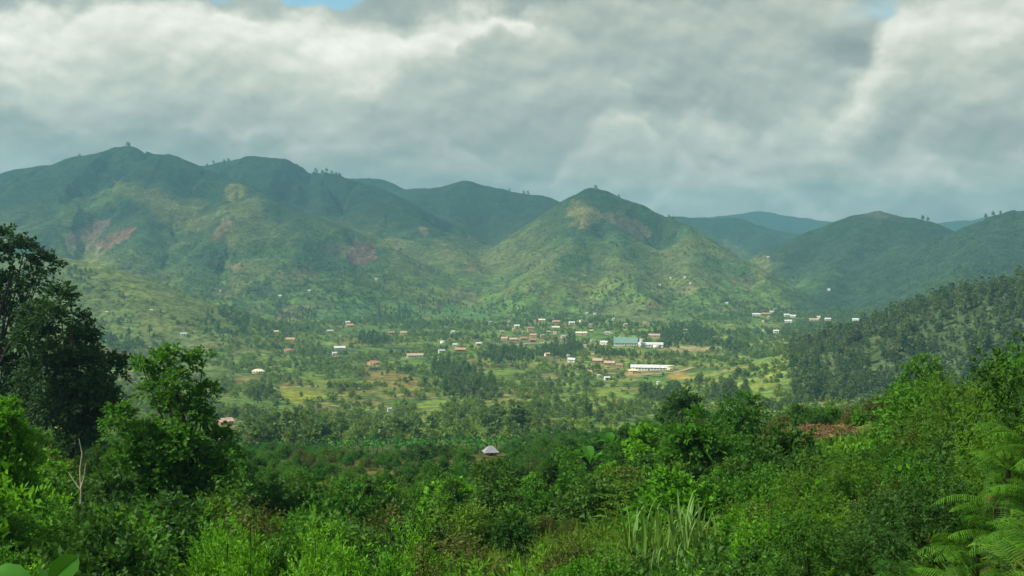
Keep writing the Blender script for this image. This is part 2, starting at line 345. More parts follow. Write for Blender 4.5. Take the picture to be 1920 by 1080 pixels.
def cover(x, y, z):
    n1 = fbm(x, y, 260, 4, 61); n2 = fbm(x, y, 70, 3, 71); n3 = fbm(x, y, 28, 3, 81)
    fl = base_h(x, y); rel = z - fl
    crop = np.array([.115, .185, .036]); grass = np.array([.175, .21, .045]); wood = np.array([.022, .042, .022]); olive = np.array([.10, .10, .045])
    def L(a, b, t): return a * (1 - t[..., None]) + b * t[..., None]
    c = L(crop, grass, smooth(-.25, .35, n1 + .5 * n2))
    c = L(c, olive, smooth(.05, .45, n2 + .4 * n3) * .7)
    c = L(c, wood, smooth(.0, .25, n3 * .8 - n1 * .5 + .02) * .6)
    ca, sa = .92, .39
    wx = x + 30 * n1 + 14 * n2; wy = y + 40 * n1
    qa = (wx * ca + wy * sa) / 34; qb = (-wx * sa + wy * ca) / 52
    qa = qa + .35 * (_hash(np.floor(qb), np.floor(qb) * 0, 5) - .5) * 2
    r1 = _hash(np.floor(qa), np.floor(qb), 7); r2 = _hash(np.floor(qa), np.floor(qb), 8)
    plots = np.array([[.08, .17, .03], [.12, .21, .04], [.18, .22, .045], [.06, .11, .028], [.17, .15, .05], [.20, .17, .07], [.11, .21, .036], [.17, .23, .05]])
    pc = plots[np.clip((r1 * 8).astype(int), 0, 7)]
    edge = np.minimum(np.minimum(qa - np.floor(qa), 1 - qa + np.floor(qa)), np.minimum(qb - np.floor(qb), 1 - qb + np.floor(qb)))
    farm = smooth(-.35, .1, n1 + .4 * n2) * smooth(150, 70, rel) * smooth(2500, 2000, y) * (.35 + .5 * r2)
    c = L(c, pc, farm * smooth(.0, .12, edge))
    c = L(c, wood * 1.3, farm * smooth(.07, .02, edge) * .7)
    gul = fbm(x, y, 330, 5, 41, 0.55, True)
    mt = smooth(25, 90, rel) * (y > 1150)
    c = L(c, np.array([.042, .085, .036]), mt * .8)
    c = L(c, np.array([.125, .14, .042]), mt * smooth(.15, .6, gul) * .7)  # grassy ridges, warmed in colour to look sunlit
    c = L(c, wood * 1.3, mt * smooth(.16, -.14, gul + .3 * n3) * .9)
    up = smooth(110, 215, rel + 70 * n1 + 40 * n2)  # upper slopes: cloud shade painted in as darker, bluer forest colour
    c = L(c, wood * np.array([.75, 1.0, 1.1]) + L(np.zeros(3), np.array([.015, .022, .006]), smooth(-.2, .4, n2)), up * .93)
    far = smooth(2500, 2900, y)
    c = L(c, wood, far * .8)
    px, py = proj(x, y, z)
    jit = .75 * n3 + .75 * n2 + .25 * n1
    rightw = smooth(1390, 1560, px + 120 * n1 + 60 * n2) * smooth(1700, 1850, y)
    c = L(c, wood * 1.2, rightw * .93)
    for f in FIELDS_AND_SUN:
        if f[1] < 560: ok = y > 1150
        else: ok = (y > 480)
        m = field_mask(px, py, f, jit) * f[6] * ok * (.72 if f[1] < 540 else 1)
        c = L(c, np.array(f[5]), m)
    rh = smooth(1455, 1500, px) * smooth(4, 9, rel) * smooth(1400, 1200, y) * (y > 480)
    c = L(c, np.array([.055, .085, .032]), rh * .9)
    lh = smooth(480, 400, px) * smooth(6, 16, rel) * (y > 950) * smooth(1900, 1700, y)
    c = L(c, np.array([.15, .19, .05]), lh * .55)
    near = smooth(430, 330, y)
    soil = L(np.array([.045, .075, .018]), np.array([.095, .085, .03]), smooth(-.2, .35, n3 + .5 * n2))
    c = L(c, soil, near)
    c = c * (1 + .30 * fbm(x, y, 16, 2, 91))[..., None]
    return np.clip(c, .012, .4)

def sheet(name, us, ys, mat):
    U, Yg = np.meshgrid(us, ys)
    X = U * (np.maximum(Yg, 0) + 40.0); Z = height(X, Yg)
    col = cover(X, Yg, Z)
    n, m = U.shape
    co = np.stack([X, Yg, Z], -1).reshape(-1, 3)
    i = np.arange(n * m).reshape(n, m)
    q = np.stack([i[:-1, :-1], i[:-1, 1:], i[1:, 1:], i[1:, :-1]], -1).reshape(-1, 4)
    me = quads(name, co, q)
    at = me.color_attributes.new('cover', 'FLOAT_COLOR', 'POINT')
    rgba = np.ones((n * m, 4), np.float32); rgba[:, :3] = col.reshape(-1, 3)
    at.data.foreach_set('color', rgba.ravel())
    me.polygons.foreach_set('use_smooth', np.ones(len(q), bool))
    me.materials.append(mat)
    o = bpy.data.objects.new(name, me); C.objects.link(o)
    o['kind'] = 'structure'
    return o
def quads(name, co, faces):
    faces = np.asarray(faces, np.int32); k = faces.shape[1]
    me = bpy.data.meshes.new(name)
    me.vertices.add(len(co)); me.vertices.foreach_set('co', np.asarray(co, np.float32).ravel())
    me.loops.add(faces.size); me.loops.foreach_set('vertex_index', faces.ravel())
    me.polygons.add(len(faces)); me.polygons.foreach_set('loop_start', np.arange(0, faces.size, k, dtype=np.int32))
    me.update(calc_edges=True)
    return me

def ground_material():
    m = bpy.data.materials.new('land_cover'); m.use_nodes = True
    t = NT(m.node_tree); m.node_tree.nodes.clear()
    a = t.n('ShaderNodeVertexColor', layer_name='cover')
    g = t.n('ShaderNodeNewGeometry')
    n1 = t.noise(g.outputs['Position'], 0.16, 5, 0.6).outputs['Fac']
    n2 = t.noise(g.outputs['Position'], 0.035, 4, 0.6).outputs['Fac']
    f = t.m('MULTIPLY', t.rng(n1, .3, .7, .55, 1.45), t.rng(n2, .3, .7, .75, 1.25))
    col = t.v('SCALE', a.outputs['Color'], f)
    n3 = t.noise(g.outputs['Position'], 0.06, 6, 0.65).outputs['Fac']
    bm = t.n('ShaderNodeBump', {'Strength': 0.9, 'Distance': 6.0, 'Height': n3})
    b = t.n('ShaderNodeBsdfDiffuse', {'Color': col, 'Roughness': 1.0, 'Normal': bm.outputs[0]})
    o = t.n('ShaderNodeOutputMaterial'); t.L.new(b.outputs[0], o.inputs[0])
    return m
M_LAND = ground_material()
us = np.linspace(-0.62, 0.62, 930)
y1 = np.concatenate([np.linspace(-30, 0, 12, endpoint=False), np.linspace(0, 130, 100, endpoint=False), np.linspace(130, 450, 70)])
y2 = np.linspace(450, 1950, 260)
y3 = np.concatenate([np.linspace(1950, 3700, 210, endpoint=False), np.linspace(3700, 7000, 60)])
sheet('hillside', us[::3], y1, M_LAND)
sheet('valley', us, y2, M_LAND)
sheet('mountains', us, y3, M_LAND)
sheet_top = 420.0

# ------------------------------------------------------------------ the air
HAZE = 0.00017
hz = bpy.data.meshes.new('haze')
bx = [(sx * 4800, yy, zz) for sx in (-1, 1) for yy in (-120, 7300) for zz in (-60, 392)]
hz.from_pydata(bx, [], [(0, 1, 3, 2), (4, 6, 7, 5), (0, 4, 5, 1), (2, 3, 7, 6), (0, 2, 6, 4), (1, 5, 7, 3)])
hm = bpy.data.materials.new('haze'); hm.use_nodes = True
t = NT(hm.node_tree); hm.node_tree.nodes.clear()
pv = t.n('ShaderNodeVolumePrincipled', {'Color': (0.25, 0.575, 0.73, 1), 'Density': HAZE, 'Anisotropy': 0.2})
ot = t.n('ShaderNodeOutputMaterial'); t.L.new(pv.outputs[0], ot.inputs['Volume'])
hz.materials.append(hm)
ho = bpy.data.objects.new('haze', hz); C.objects.link(ho); ho['kind'] = 'stuff'

# ------------------------------------------------------------------ materials of things
def foliage(name, c1, c2, tr=0.35, spec=0.16, leafvar=0.24):
    m = bpy.data.materials.new(name); m.use_nodes = True
    t = NT(m.node_tree); m.node_tree.nodes.clear()
    oi = t.n('ShaderNodeObjectInfo'); g = t.n('ShaderNodeNewGeometry')
    col = t.mix(oi.outputs['Random'], (*c1, 1), (*c2, 1))
    r = g.outputs['Random Per Island']
    f = t.rng(r, 0, 1, 1 - leafvar, 1 + leafvar, smooth=False)
    col = t.v('SCALE', col, f)
    # a share of the leaves is younger and yellower
    young = t.rng(t.m('FRACT', t.m('MULTIPLY', r, 7.31)), .80, .97, 0, .45)
    col = t.mix(young, col, t.v('MULTIPLY', col, (1.9, 1.45, 0.9)))
    p = t.n('ShaderNodeBsdfPrincipled', {'Base Color': col, 'Roughness': 0.6})
    p.inputs['Specular IOR Level'].default_value = spec
    tl = t.n('ShaderNodeBsdfTranslucent', {'Color': t.v('MULTIPLY', col, (1.3, 1.25, 0.6))})
    mx = t.n('ShaderNodeMixShader', {'Fac': tr}); t.L.new(p.outputs[0], mx.inputs[1]); t.L.new(tl.outputs[0], mx.inputs[2])
    o = t.n('ShaderNodeOutputMaterial'); t.L.new(mx.outputs[0], o.inputs[0])
    return m
def solid(name, col, rough=0.8, var=0.25, scale=3.0):
    m = bpy.data.materials.new(name); m.use_nodes = True
    t = NT(m.node_tree); bs = m.node_tree.nodes['Principled BSDF']
    tc_ = t.n('ShaderNodeTexCoord')
    nz = t.noise(tc_.outputs['Object'], scale, 5, 0.6).outputs['Fac']
    c = t.v('SCALE', (*col,), t.rng(nz, .3, .7, 1 - var, 1 + var))
    t.L.new(c, bs.inputs['Base Color']); bs.inputs['Roughness'].default_value = rough
    bs.inputs['Specular IOR Level'].default_value = 0.3
    return m
LEAF = {
 'dark':  foliage('leaf_dark', (.023, .080, .012), (.048, .125, .018), .34),
 'mid':   foliage('leaf_mid', (.035, .130, .010), (.068, .19, .016), .40),
 'light': foliage('leaf_light', (.065, .215, .008), (.115, .30, .014), .42),
 'olive': foliage('leaf_olive', (.055, .080, .014), (.085, .11, .022), .3),
 'yellow': foliage('leaf_yellow_green', (.062, .150, .012), (.10, .19, .018), .4),
 'feather': foliage('leaf_feathery', (.028, .095, .008), (.068, .165, .014), .40),
 'featherdark': foliage('leaf_feathery_dark', (.016, .060, .010), (.034, .095, .014), .3),
 'featherlight': foliage('leaf_feathery_light', (.060, .17, .010), (.10, .22, .016), .42),
 'fern':  foliage('leaf_fern', (.018, .075, .006), (.090, .24, .018), .40, .12, .3),
 'reed':  foliage('leaf_reed', (.085, .20, .03), (.14, .28, .06), .35, .35, .3),
 'banana': foliage('leaf_banana', (.030, .14, .010), (.05, .19, .02), .4, .15, .15),
 'gum':   foliage('leaf_gum', (.020, .058, .016), (.038, .085, .022), .3),
 'hill':  foliage('leaf_hill_forest', (.038, .085, .036), (.150, .205, .075), .35),
 'vdark': foliage('leaf_valley_dark', (.078, .145, .034), (.125, .195, .046), .4),
 'vmid':  foliage('leaf_valley_mid', (.105, .180, .032), (.170, .235, .044), .42),
 'vlight': foliage('leaf_valley_light', (.120, .22, .030), (.190, .26, .042), .42),
 'dry':   foliage('leaf_dry', (.14, .090, .042), (.22, .15, .075), .2, .1, .5),
}
BARK = solid('bark', (.035, .028, .022), .9, .4, 6)
PALE_BARK = solid('pale_bark', (.34, .30, .22), .8, .3, 6)
STEM = solid('green_stem', (.06, .10, .025), .7, .3, 6)

# ------------------------------------------------------------------ plant geometry
def unit(v): return v / np.maximum(np.linalg.norm(v, axis=-1, keepdims=True), 1e-6)
def leaves(base, dirn, length, width, rg, droop=.2, up=.8):
    """one folded quad per leaf"""
    n = len(base)
    L = length * rg.uniform(.7, 1.25, (n, 1)); W = width * rg.uniform(.75, 1.2, (n, 1))
    nrm = unit(rg.normal(size=(n, 3)) * .7 + np.array([0, 0, up]))
    side = unit(np.cross(dirn, nrm)); nn = np.cross(side, dirn)
    tip = base + dirn * L - np.array([0, 0, 1]) * L * droop
    mid = base + dirn * L * .42 - nn * W * .12
    a = mid + side * W * .5; b = mid - side * W * .5
    return np.stack([base + nn * W * .0, a, tip, b], 1).reshape(-1, 3)
def spray(org, dirn, S_len, K, leaf, wid, rg, droop=.25, spread=1.0, leafdroop=.2):
    n = len(org)
    t = (np.arange(K) + .5) / K
    Ls = S_len * rg.uniform(.6, 1.25, (n, 1, 1))
    p = org[:, None, :] + dirn[:, None, :] * Ls * t[None, :, None]
    p[..., 2] -= (droop * Ls[..., 0] * t[None, :] ** 2)
    rnd = unit(rg.normal(size=(n, K, 3)))
    side = unit(np.cross(dirn[:, None, :], rnd))
    ld = unit(dirn[:, None, :] * (.35 + .6 * t[None, :, None]) + side * spread * (1 - .45 * t[None, :, None]))
    return leaves(p.reshape(-1, 3), ld.reshape(-1, 3), leaf, wid, rg, leafdroop)
def lobe_sprays(lobes, n, rg, shell=(.35, .95), upb=.35, outw=1.0, lowcut=-.6):
    c = np.array([l[0] for l in lobes]); r = np.array([l[1] for l in lobes], float)
    sq = np.array([l[2] if len(l) > 2 else .8 for l in lobes])
    pr = r ** 2 / (r ** 2).sum(); k = rg.choice(len(r), n, p=pr)
    v = unit(rg.normal(size=(n, 3)) + np.array([0, 0, upb]))
    v[:, 2] = np.where(v[:, 2] < lowcut, -v[:, 2], v[:, 2])
    rad = r[k] * rg.uniform(*shell, n)
    off = v * rad[:, None]; off[:, 2] *= sq[k]
    d = unit(v * outw + np.array([0, 0, upb]) + rg.normal(size=(n, 3)) * .35)
    return c[k] + off, d
def tube(pts, rad, sides=6):
    pts = np.asarray(pts, float); n = len(pts)
    tg = np.gradient(pts, axis=0); tg = unit(tg)
    ref = np.array([0.3, 1, 0.1]); a = unit(np.cross(tg, ref)); b = np.cross(tg, a)
    an = np.arange(sides) / sides * 2 * np.pi
    ring = pts[:, None, :] + (a[:, None, :] * np.cos(an)[None, :, None] + b[:, None, :] * np.sin(an)[None, :, None]) * np.asarray(rad)[:, None, None]
    co = ring.reshape(-1, 3); i = np.arange(n * sides).reshape(n, sides)
    q = np.stack([i[:-1], np.roll(i[:-1], -1, 1), np.roll(i[1:], -1, 1), i[1:]], -1).reshape(-1, 4)
    return co, q
def join(parts):
    co = []; q = []; o = 0
    for c, f in parts:
        co.append(c); q.append(f + o); o += len(c)
    return np.concatenate(co), np.concatenate(q)
def leaf_mesh(name, co, mat):
    me = quads(name, co, np.arange(len(co)).reshape(-1, 4)); me.materials.append(mat)
    return me
def tube_mesh(name, parts, mat):
    co, q = join(parts); me = quads(name, co, q); me.materials.append(mat)
    me.polygons.foreach_set('use_smooth', np.ones(len(q), bool)); return me
def curve(a, b, bow, n=6):
    a = np.array(a, float); b = np.array(b, float); t = np.linspace(0, 1, n)[:, None]
    return a + (b - a) * t + np.array(bow) * (4 * t * (1 - t))
def limbs(lobes, rg, r0, h0=.25, trunk_top=None):
    """a trunk from the foot and a limb out to each lobe"""
    cs = np.array([l[0] for l in lobes]); top = cs[np.argmax(cs[:, 2])]
    tt = np.array(trunk_top if trunk_top is not None else [cs[:, 0].mean(), cs[:, 1].mean(), top[2] * .85])
    tr = curve((0, 0, -.3), tt, (rg.normal() * .05 * tt[2], rg.normal() * .05 * tt[2], 0), 9)
    out = [tube(tr, np.linspace(r0, r0 * .3, 9), 7)]
    for c in cs:
        zt = np.clip(c[2] * rg.uniform(.45, .75), h0 * tt[2], tt[2]); f = zt / max(tt[2], .01)
        k = tr[int(np.clip(f * 8, 0, 8))]
        out.append(tube(curve(k, c, (0, 0, -.06 * np.linalg.norm(c - k)), 5), np.linspace(r0 * .38, r0 * .12, 5), 5))
    return out
def dome_lobes(rg, n, rad, h, base, lr, sq=.8):
    out = []
    for i in range(n):
        a = rg.uniform(0, 2 * np.pi); q = math.sqrt(rg.uniform(0, 1)); z = base + (h - base) * rg.uniform(0, 1) * (1 - .55 * q * q)
        out.append((np.array([math.cos(a) * q * rad, math.sin(a) * q * rad, z]), lr * rg.uniform(.7, 1.3), sq))
    out.append((np.array([rg.normal() * .1 * rad, rg.normal() * .1 * rad, h]), lr * .8, sq))
    return out

def shrub_proto(seed, rad=1.0, h=1.5, n=300, K=9, leaf=.13, wid=.065, mat='mid', slen=.42, nl=9, droop=.25, base=.25, lr=None, upb=.35, spread=1.0):
    rg = np.random.default_rng(seed)
    lob = dome_lobes(rg, nl, rad * .75, h * .82, h * base, lr or rad * .42)
    o, d = lobe_sprays(lob, n, rg, upb=upb)
    co = spray(o, d, slen, K, leaf, wid, rg, droop, spread)
    return leaf_mesh('foliage', co, LEAF[mat]), tube_mesh('stem', limbs(lob, rg, .035 * rad, .1), BARK)
def cone_proto(seed, rad=.75, h=2.6, n=360, K=9, leaf=.15, wid=.045, mat='light', slen=.4):
    """a young tree: leafy from the foot, drawn to a point, several leaders"""
    rg = np.random.default_rng(seed); lob = []
    for lead in range(4):
        a = rg.uniform(0, 6.28); rr = rad * .5 * (0 if lead == 0 else 1); hh = h * (1 if lead == 0 else rg.uniform(.6, .85))
        cx, cyy = math.cos(a) * rr, math.sin(a) * rr
        for z in np.linspace(.15, .93, 7):
            lob.append((np.array([cx + rg.normal() * .07, cyy + rg.normal() * .07, hh * z]), rad * (.62 * (1 - z) + .12), 1.0))
    o, d = lobe_sprays(lob, n, rg, upb=.9, lowcut=-.2)
    co = spray(o, d, slen, K, leaf, wid, rg, .05, .8, .1)
    st = [tube(curve((0, 0, -.2), l[0] * 1.0, (0, 0, 0), 5), np.linspace(.03, .008, 5), 5) for l in lob[6::7]]
    return leaf_mesh('foliage', co, LEAF[mat]), tube_mesh('stem', st, BARK)
def feather_proto(seed, rad=1.1, h=1.8, n=230, K=22, leaf=.11, wid=.030, mat='feather', slen=.62):
    """finely cut leaves on long drooping sprays"""
    rg = np.random.default_rng(seed)
    lob = dome_lobes(rg, 9, rad * .7, h * .82, h * .25, rad * .4)
    o, d = lobe_sprays(lob, n, rg, upb=.45)
    d[:, 2] = d[:, 2] * .7 + .12; d = unit(d)
    co = spray(o, d, slen, K, leaf, wid, rg, .45, 1.5, .25)
    return leaf_mesh('foliage', co, LEAF[mat]), tube_mesh('stem', limbs(lob, rg, .04 * rad, .1), BARK)
def tree_proto(seed, rad, h, n, K, leaf, wid, mat, slen, nl=12, base=.35, lr=None, sq=.75, bark=None, lobes=None, r0=None, upb=.35):
    rg = np.random.default_rng(seed)
    lob = lobes or dome_lobes(rg, nl, rad * .72, h - (lr or rad * .4) * .6, h * base, lr or rad * .4, sq)
    o, d = lobe_sprays(lob, n, rg, upb=upb)
    co = spray(o, d, slen, K, leaf, wid, rg, .3)
    return leaf_mesh('crown', co, LEAF[mat]), tube_mesh('trunk', limbs(lob, rg, r0 or h * .014, .2), bark or BARK)
def far_mesh(seed, rad, h, base, n, leaf, mat, cone=False, trunk=True):
    """a tree of the far valley in one light mesh: leaf clumps and a stem"""
    rg = np.random.default_rng(seed); z = rg.uniform(0, 1, n) ** (1.4 if cone else .8)
    lob = dome_lobes(rg, 6, rad * .55, h * .85, h * base, rad * .5, .9)
    if cone:
        lob = [(np.array([rg.normal() * .08 * rad, rg.normal() * .08 * rad, h * (base + (1 - base) * q)]), rad * (1.0 - .8 * q), 1.1) for q in np.linspace(0.05, .92, 6)]
    o, d = lobe_sprays(lob, n, rg, shell=(.3, 1.0))
    co = leaves(o, d, leaf, leaf * .9, rg, .15, .75); k = len(co) // 4
    if trunk:
        tc_, tq = tube([(0, 0, -1), (0, 0, h * .45), (0, 0, h * .8)], [h * .02, h * .015, h * .005], 4)
        allco, allq = join([(co, np.arange(len(co)).reshape(-1, 4)), (tc_, tq)])
    else: allco, allq = co, np.arange(len(co)).reshape(-1, 4)
    me = quads('tree', allco, allq); me.materials.append(LEAF[mat]); me.materials.append(BARK)
    mi = np.zeros(len(allq), np.int32); mi[k:] = 1; me.polygons.foreach_set('material_index', mi)
    return me

# ------------------------------------------------------------------ linking things
def obj(name, me, parent=None, loc=None, rz=None, sc=None):
    o = bpy.data.objects.new(name, me); C.objects.link(o)
    if parent: o.parent = parent
    if loc is not None: o.location = loc
    if rz is not None: o.rotation_euler = (0, 0, rz)
    if sc is not None: o.scale = (sc, sc, sc) if not hasattr(sc, '__len__') else sc
    return o
def tag(o, label, cat, group=None):
    o['label'] = label; o['category'] = cat
    if group: o['group'] = group
    return o
def empty(name, loc, label, cat, group=None, rz=0, sc=1):
    o = bpy.data.objects.new(name, None); C.objects.link(o); o.empty_display_size = .3
    o.location = loc; o.rotation_euler = (0, 0, rz); o.scale = (sc, sc, sc) if not hasattr(sc, '__len__') else sc
    return tag(o, label, cat, group)
def plant(name, proto, loc, rz, sc, label, cat, group=None, tilt=0):
    r = empty(name, loc, label, cat, group, rz, sc)
    if tilt: r.rotation_euler = (random.uniform(-tilt, tilt), random.uniform(-tilt, tilt), rz)
    obj(proto[0].name.split('.')[0], proto[0], r); obj(proto[1].name.split('.')[0], proto[1], r)
    return r

def stuff(name, protos, pts, rots, scs, idx):
    """one object: many plants nobody could count, set out on points"""
    col = bpy.data.collections.new(name + '_kinds')
    for i, me in enumerate(protos):
        ob = bpy.data.objects.new('%s_%02d' % (name, i), me); col.objects.link(ob)
    me = bpy.data.meshes.new(name); me.vertices.add(len(pts)); me.vertices.foreach_set('co', np.asarray(pts, np.float32).ravel())
    a = me.attributes.new('turn', 'FLOAT_VECTOR', 'POINT'); a.data.foreach_set('vector', np.asarray(rots, np.float32).ravel())
    a = me.attributes.new('size', 'FLOAT', 'POINT'); a.data.foreach_set('value', np.asarray(scs, np.float32))
    a = me.attributes.new('pick', 'INT', 'POINT'); a.data.foreach_set('value', np.asarray(idx, np.int32))
    o = bpy.data.objects.new(name, me); C.objects.link(o); o['kind'] = 'stuff'
    ng = bpy.data.node_groups.new(name, 'GeometryNodeTree')
    ng.interface.new_socket('Geometry', in_out='INPUT', socket_type='NodeSocketGeometry')
    ng.interface.new_socket('Geometry', in_out='OUTPUT', socket_type='NodeSocketGeometry')
    N = ng.nodes; L = ng.links
    gi = N.new('NodeGroupInput'); go = N.new('NodeGroupOutput')
    ci = N.new('GeometryNodeCollectionInfo'); ci.inputs[0].default_value = col
    ci.inputs['Separate Children'].default_value = True; ci.inputs['Reset Children'].default_value = True
    ip = N.new('GeometryNodeInstanceOnPoints'); ip.inputs['Pick Instance'].default_value = True
    def attr(nm, ty):
        q = N.new('GeometryNodeInputNamedAttribute'); q.data_type = ty; q.inputs[0].default_value = nm
        return [s for s in q.outputs if s.enabled and s.name == 'Attribute'][0]
    er = N.new('FunctionNodeEulerToRotation')
    L.new(attr('turn', 'FLOAT_VECTOR'), er.inputs[0])
    L.new(gi.outputs[0], ip.inputs['Points']); L.new(ci.outputs[0], ip.inputs['Instance'])
    L.new(attr('pick', 'INT'), ip.inputs['Instance Index'])
    L.new(er.outputs[0], ip.inputs['Rotation']); L.new(attr('size', 'FLOAT'), ip.inputs['Scale'])
    L.new(ip.outputs[0], go.inputs[0])
    md = o.modifiers.new('scatter', 'NODES'); md.node_group = ng
    return o

# ------------------------------------------------------------------ houses of the valley
WALL = {k: solid('wall_' + k, c, .9, .15, .6) for k, c in dict(cream=(.60, .52, .32), white=(.74, .73, .68), brick=(.40, .19, .11), tan=(.50, .37, .19), pink=(.52, .33, .26), yellow=(.66, .47, .14), mud=(.27, .17, .10)).items()}
ROOF = {k: solid('roof_' + k, c, .55, .18, .5) for k, c in dict(white=(.53, .54, .52), red=(.35, .15, .085), orange=(.42, .25, .14), rust=(.30, .17, .115), green=(.15, .26, .21), grey=(.34, .35, .35), cream=(.62, .55, .38), pink=(.44, .30, .23), thatch=(.30, .29, .27), hut=(.24, .245, .26)).items()}
GLASS = solid('window_pane', (.03, .035, .04), .15, .1)
WOOD = solid('door_wood', (.12, .07, .04), .7, .3, 4)
def box(x0, x1, y0, y1, z0, z1):
    co = np.array([(x, y, z) for x in (x0, x1) for y in (y0, y1) for z in (z0, z1)], float)
    return co, np.array([(0, 1, 3, 2), (4, 6, 7, 5), (0, 4, 5, 1), (2, 3, 7, 6), (0, 2, 6, 4), (1, 5, 7, 3)])
def bm_obj(name, parts, mat, parent):
    co, q = join(parts); me = quads(name, co, q); me.materials.append(mat); return obj(name, me, parent)
def roof_parts(w, d, z, rise, hip, ov=.45, th=.12):
    X, Y = w / 2 + ov, d / 2 + ov; rx = max(X - (Y * .9 if hip else 0), .3)
    e = -ov * rise / (d / 2)
    co = []
    for dz in (0.0, th):
        co += [(-X, -Y, z + e + dz), (X, -Y, z + e + dz), (X, Y, z + e + dz), (-X, Y, z + e + dz), (-rx, 0, z + rise + dz), (rx, 0, z + rise + dz)]
    q = [(0 + 6, 1 + 6, 5 + 6, 4 + 6), (2 + 6, 3 + 6, 4 + 6, 5 + 6), (0, 4, 5, 1), (2, 5, 4, 3), (0, 1, 7, 6), (2, 3, 9, 8)]
    if hip: q += [(1 + 6, 2 + 6, 5 + 6, 5 + 6), (3 + 6, 0 + 6, 4 + 6, 4 + 6), (1, 2, 8, 7), (3, 0, 6, 9), (1, 5, 5, 2), (3, 4, 4, 0)]
    else: q += [(1, 5, 11, 7), (5, 2, 8, 11), (3, 4, 10, 9), (4, 0, 6, 10)]
    return np.array(co, float), q
def roof_obj(w, d, z, rise, hip, mat, parent):
    co, q = roof_parts(w, d, z, rise, hip)
    me = bpy.data.meshes.new('roof'); me.from_pydata([tuple(c) for c in co], [], [tuple(dict.fromkeys(f)) for f in q]); me.materials.append(mat); me.validate()
    return obj('roof', me, parent)
def wall_obj(w, d, h, rise, hip, mat, parent, x=0):
    co, q = box(-w / 2, w / 2, -d / 2, d / 2, -1.5, h)
    if hip: return bm_obj('wall', [(co, q)], mat, parent)
    me = bpy.data.meshes.new('wall')
    v = [(sx * w / 2, sy * d / 2, zz) for sx in (-1, 1) for sy in (-1, 1) for zz in (-1.5, h)] + [(-w / 2, 0, h + rise - .05), (w / 2, 0, h + rise - .05)]
    f = [(0, 2, 3, 8, 1), (4, 5, 9, 7, 6), (0, 1, 5, 4), (2, 6, 7, 3), (1, 8, 9, 5), (3, 7, 9, 8)]
    me.from_pydata(v, [], f); me.materials.append(mat); return obj('wall', me, parent)
def window(x, y, z, w, h, parent, fm):
    t = .09
    fr = bm_obj('window', [box(x - w / 2, x + w / 2, y - .05, y + .02, z - h / 2 - t, z - h / 2), box(x - w / 2, x + w / 2, y - .05, y + .02, z + h / 2, z + h / 2 + t),
                           box(x - w / 2 - t, x - w / 2, y - .05, y + .02, z - h / 2 - t, z + h / 2 + t), box(x + w / 2, x + w / 2 + t, y - .05, y + .02, z - h / 2 - t, z + h / 2 + t)], fm, parent)
    bm_obj('pane', [box(x - w / 2, x + w / 2, y - .02, y + .01, z - h / 2, z + h / 2)], GLASS, fr)
CLEAR = []    # photograph rectangles that stay open to view up to a depth
